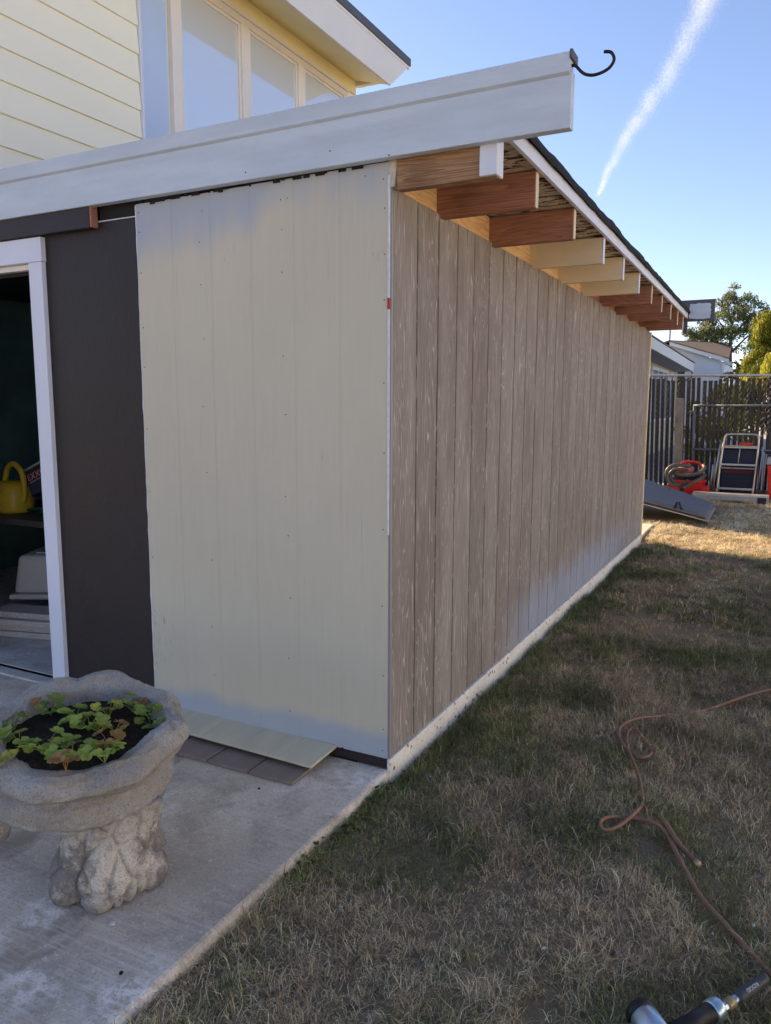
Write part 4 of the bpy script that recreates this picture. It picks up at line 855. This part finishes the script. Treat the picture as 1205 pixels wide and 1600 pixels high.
tl = ice.n('ShaderNodeBsdfTranslucent'); tl.inputs[0].default_value = (.80,.92,1.,1); tp = ice.n('ShaderNodeBsdfTransparent')
m1 = ice.n('ShaderNodeMixShader'); m1.inputs[0].default_value = .5; ice.t.links.new(ice.b.outputs[0], m1.inputs[1]); ice.t.links.new(tl.outputs[0], m1.inputs[2])
m2 = ice.n('ShaderNodeMixShader'); m2.inputs[0].default_value = .011; ice.t.links.new(tp.outputs[0], m2.inputs[1]); ice.t.links.new(m1.outputs[0], m2.inputs[2]); ice.t.links.new(m2.outputs[0], ice.out.inputs[0])
tag(link('contrail', npmesh('contrail', v, np.arange(n*4).reshape(n,4)), ice.m), 'thin white contrail slanting across the blue sky at upper right', 'contrail')
# ------------------------------------------------------------------ grass
def turf(name, nt, per, xr, yr, seed, lmin, lmax, w, label, kind):
    g = np.random.default_rng(seed); tx = g.uniform(*xr, nt); ty = g.uniform(*yr, nt)
    keep = ~((tx < .014) & (ty < L+.05)); keep &= ~((tx < 0) & (ty < 7.2)); keep &= ~((ty > 7.7) & (ty < 9.0) & (tx < .5))
    big = vnoise(tx,ty,.9,30); gn = vnoise(tx,ty,2.3,31)*.5+vnoise(tx,ty,6.5,32)*.35+big*.15
    edge = np.exp(-np.clip(tx,0,9)/.30)*(ty < 6); green = gn+.28*edge-.05*np.clip(ty-3,0,3)
    isg = (green+g.normal(0,.09,nt)) > .59
    bare = vnoise(tx,ty,2.9,41)*.55+vnoise(tx,ty,9,42)*.45-.22*edge; keep &= (bare+.18*g.random(nt)) < .80
    keep &= isg if kind == 'green' else (~isg | (g.random(nt) < .22))
    tx, ty, gn, isg, edge = tx[keep], ty[keep], gn[keep], isg[keep], edge[keep]; nt = len(tx)
    ts = g.uniform(.5, 1.4, nt)*(.5+1.0*vnoise(tx,ty,4.2,51))*1.; tone = g.uniform(.5, 1.3, nt)*(.6+.8*vnoise(tx,ty,3.3,53)); tone *= 1+.35*np.clip((ty-5)/1.2,0,1); hue = g.random(nt)*(1-.5*np.clip((ty-5)/1.2,0,1)); comb = g.uniform(0, 6.28, nt)  # tuft colour lightened past the shed, painting in the sunlit strip
    k = np.repeat(np.arange(nt), per); n = len(k)
    x = tx[k]+g.normal(0,.013,n); y = ty[k]+g.normal(0,.013,n); ok = (x > .012) | (y > 7.2); k, x, y = k[ok], x[ok], y[ok]; n = len(k); z = gz(x, y)
    th = comb[k]+g.normal(0,1.5,n); ln = g.uniform(lmin, lmax, n)*ts[k]
    lean_ = np.clip(g.normal(1.12,.33,n),.2,1.58) if kind == 'dry' else np.clip(g.normal(.75,.3,n),.1,1.4)
    hd = np.stack([np.cos(th), np.sin(th), 0*th], 1); sd_ = np.stack([-np.sin(th), np.cos(th), 0*th], 1); up_ = np.array([0,0,1.])
    p0 = np.stack([x, y, z-.004+g.random(n)*.014], 1); ww = (w*g.uniform(.55,1.35,n))[:,None]
    d1 = hd*np.sin(lean_*.7)[:,None]+up_*np.cos(lean_*.7)[:,None]; d2_ = hd*np.sin(lean_*1.35+.1)[:,None]+up_*np.cos(lean_*1.35+.1)[:,None]+sd_*g.normal(0,.55,n)[:,None]
    p1 = p0+d1*(ln*.5)[:,None]; p2 = p1+d2_*(ln*.5)[:,None]; p2[:,2] = np.maximum(p2[:,2], z+.003); p1[:,2] = np.maximum(p1[:,2], z+.005)
    V = np.stack([p0-sd_*ww*.5, p0+sd_*ww*.5, p1+sd_*ww*.4, p1-sd_*ww*.4, p2], 1).reshape(-1,3)
    kk = np.arange(n)[:,None]*5; Q = kk+np.array([[0,1,2,3]]); T_ = kk+np.array([[3,2,4]])
    r = g.random(n)[:,None]; tn = tone[k][:,None]; hu = hue[k][:,None]
    if kind == 'dry':
        c = (np.array([1.0,.78,.47])*(1-hu*.65)+np.array([.58,.43,.265])*hu*.65)*(.4+.75*r)*tn
        c = np.where((g.random(n) < .14)[:,None], np.array([.24,.175,.11])*(.5+r), c); c = np.where(isg[k][:,None], c*.55+np.array([.05,.085,.02]), c)
        c = np.where((g.random(n) < .10)[:,None], np.array([1.,.88,.66])*(.7+.3*r), c)
    else:
        c = (np.array([.20,.25,.095])*(1-hu*.6)+np.array([.40,.35,.15])*hu*.6)*(.4+1.0*r)*tn
    return tag(link(name, npmesh(name, V, Q, T_, np.repeat(np.clip(c,.01,1),5,0)), M['grass']), label, 'grass', None, 'stuff')
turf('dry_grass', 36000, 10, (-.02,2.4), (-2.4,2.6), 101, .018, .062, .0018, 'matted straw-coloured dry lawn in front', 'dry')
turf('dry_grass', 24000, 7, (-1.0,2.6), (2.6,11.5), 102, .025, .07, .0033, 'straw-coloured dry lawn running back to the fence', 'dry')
turf('green_grass', 36000, 9, (-.02,2.4), (-2.4,2.6), 103, .015, .045, .0021, 'short green tufts in the near lawn', 'green')
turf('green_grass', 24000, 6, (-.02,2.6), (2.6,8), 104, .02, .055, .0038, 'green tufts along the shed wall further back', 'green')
turf('green_grass', 230, 9, (.016,.05), (-2.3,.02), 105, .022, .055, .0024, 'ragged green tufts hanging over the patio edge', 'green')
turf('dry_grass', 160, 8, (.016,.06), (-2.3,.02), 106, .025, .06, .002, 'straw tufts leaning over the patio edge', 'dry')
turf('green_grass', 900, 10, (.03,.10), (.05,5.8), 107, .03, .07, .003, 'longer green tufts at the foot of the plank wall', 'green')
# small round weeds along the patio edge and wall foot
wd = MB(); wc = []
for k in range(420):
    if k < 270: y = random.uniform(-1.6, .1); x = .012+abs(random.gauss(0,.035))
    else: y = random.uniform(.1, 4.5); x = .02+abs(random.gauss(0,.05))
    if vnoise(np.array([x]), np.array([y]), 2.6, 77)[0] < .50: continue
    c = Vector((x, y, float(gz(x, y))+random.uniform(.004,.03))); nrm = Vector((random.uniform(-.5,.5), random.uniform(-.5,.5), 1)).normalized(); a = random.uniform(0,6.28)
    f = Vector((math.cos(a), math.sin(a), 0)); f = (f-nrm*f.dot(nrm)).normalized(); s_ = nrm.cross(f); b0 = len(wd.v); k_ = random.uniform(.007,.013)
    for w in (-1.2,0,1.2): leaflet(wd, c, f*math.cos(w)+s_*math.sin(w), nrm, k_, k_*.8)
    wc += [np.array((.075,.115,.035))*random.uniform(.6,1.4)]*(len(wd.v)-b0)
me = bpy.data.meshes.new('weeds'); me.from_pydata(wd.v, [], wd.f); me.update()
at = me.color_attributes.new('tint', 'FLOAT_COLOR', 'POINT'); cc = np.ones((len(wc),4), np.float32); cc[:,:3] = np.array(wc); at.data.foreach_set('color', cc.ravel())
tag(link('weeds', me, M['leaf']), 'small round-leaved weeds along the patio edge and wall foot', 'weeds', None, 'stuff')

lt = MB()
for k in range(46):
    x = random.uniform(.06, 1.5); y = random.uniform(-1.3, 4.5) if k > 8 else random.uniform(2., 6.); r = random.uniform(.004, .010); z = float(gz(x, y))+random.uniform(.012,.024); a = random.uniform(0, 6.28); tl_ = random.uniform(-.4,.4)
    lt.add([(x+r*math.cos(a), y+r*math.sin(a), z), (x-.5*r*math.sin(a), y+.5*r*math.cos(a), z+tl_*r), (x-r*math.cos(a), y-r*math.sin(a), z+.002), (x+.5*r*math.sin(a), y-.5*r*math.cos(a), z-tl_*r*.3)], [(0,1,2,3)])
tag(lt.build('litter', M['caulk'], None), 'tiny white paint chips scattered through the lawn', 'litter', None, 'stuff')
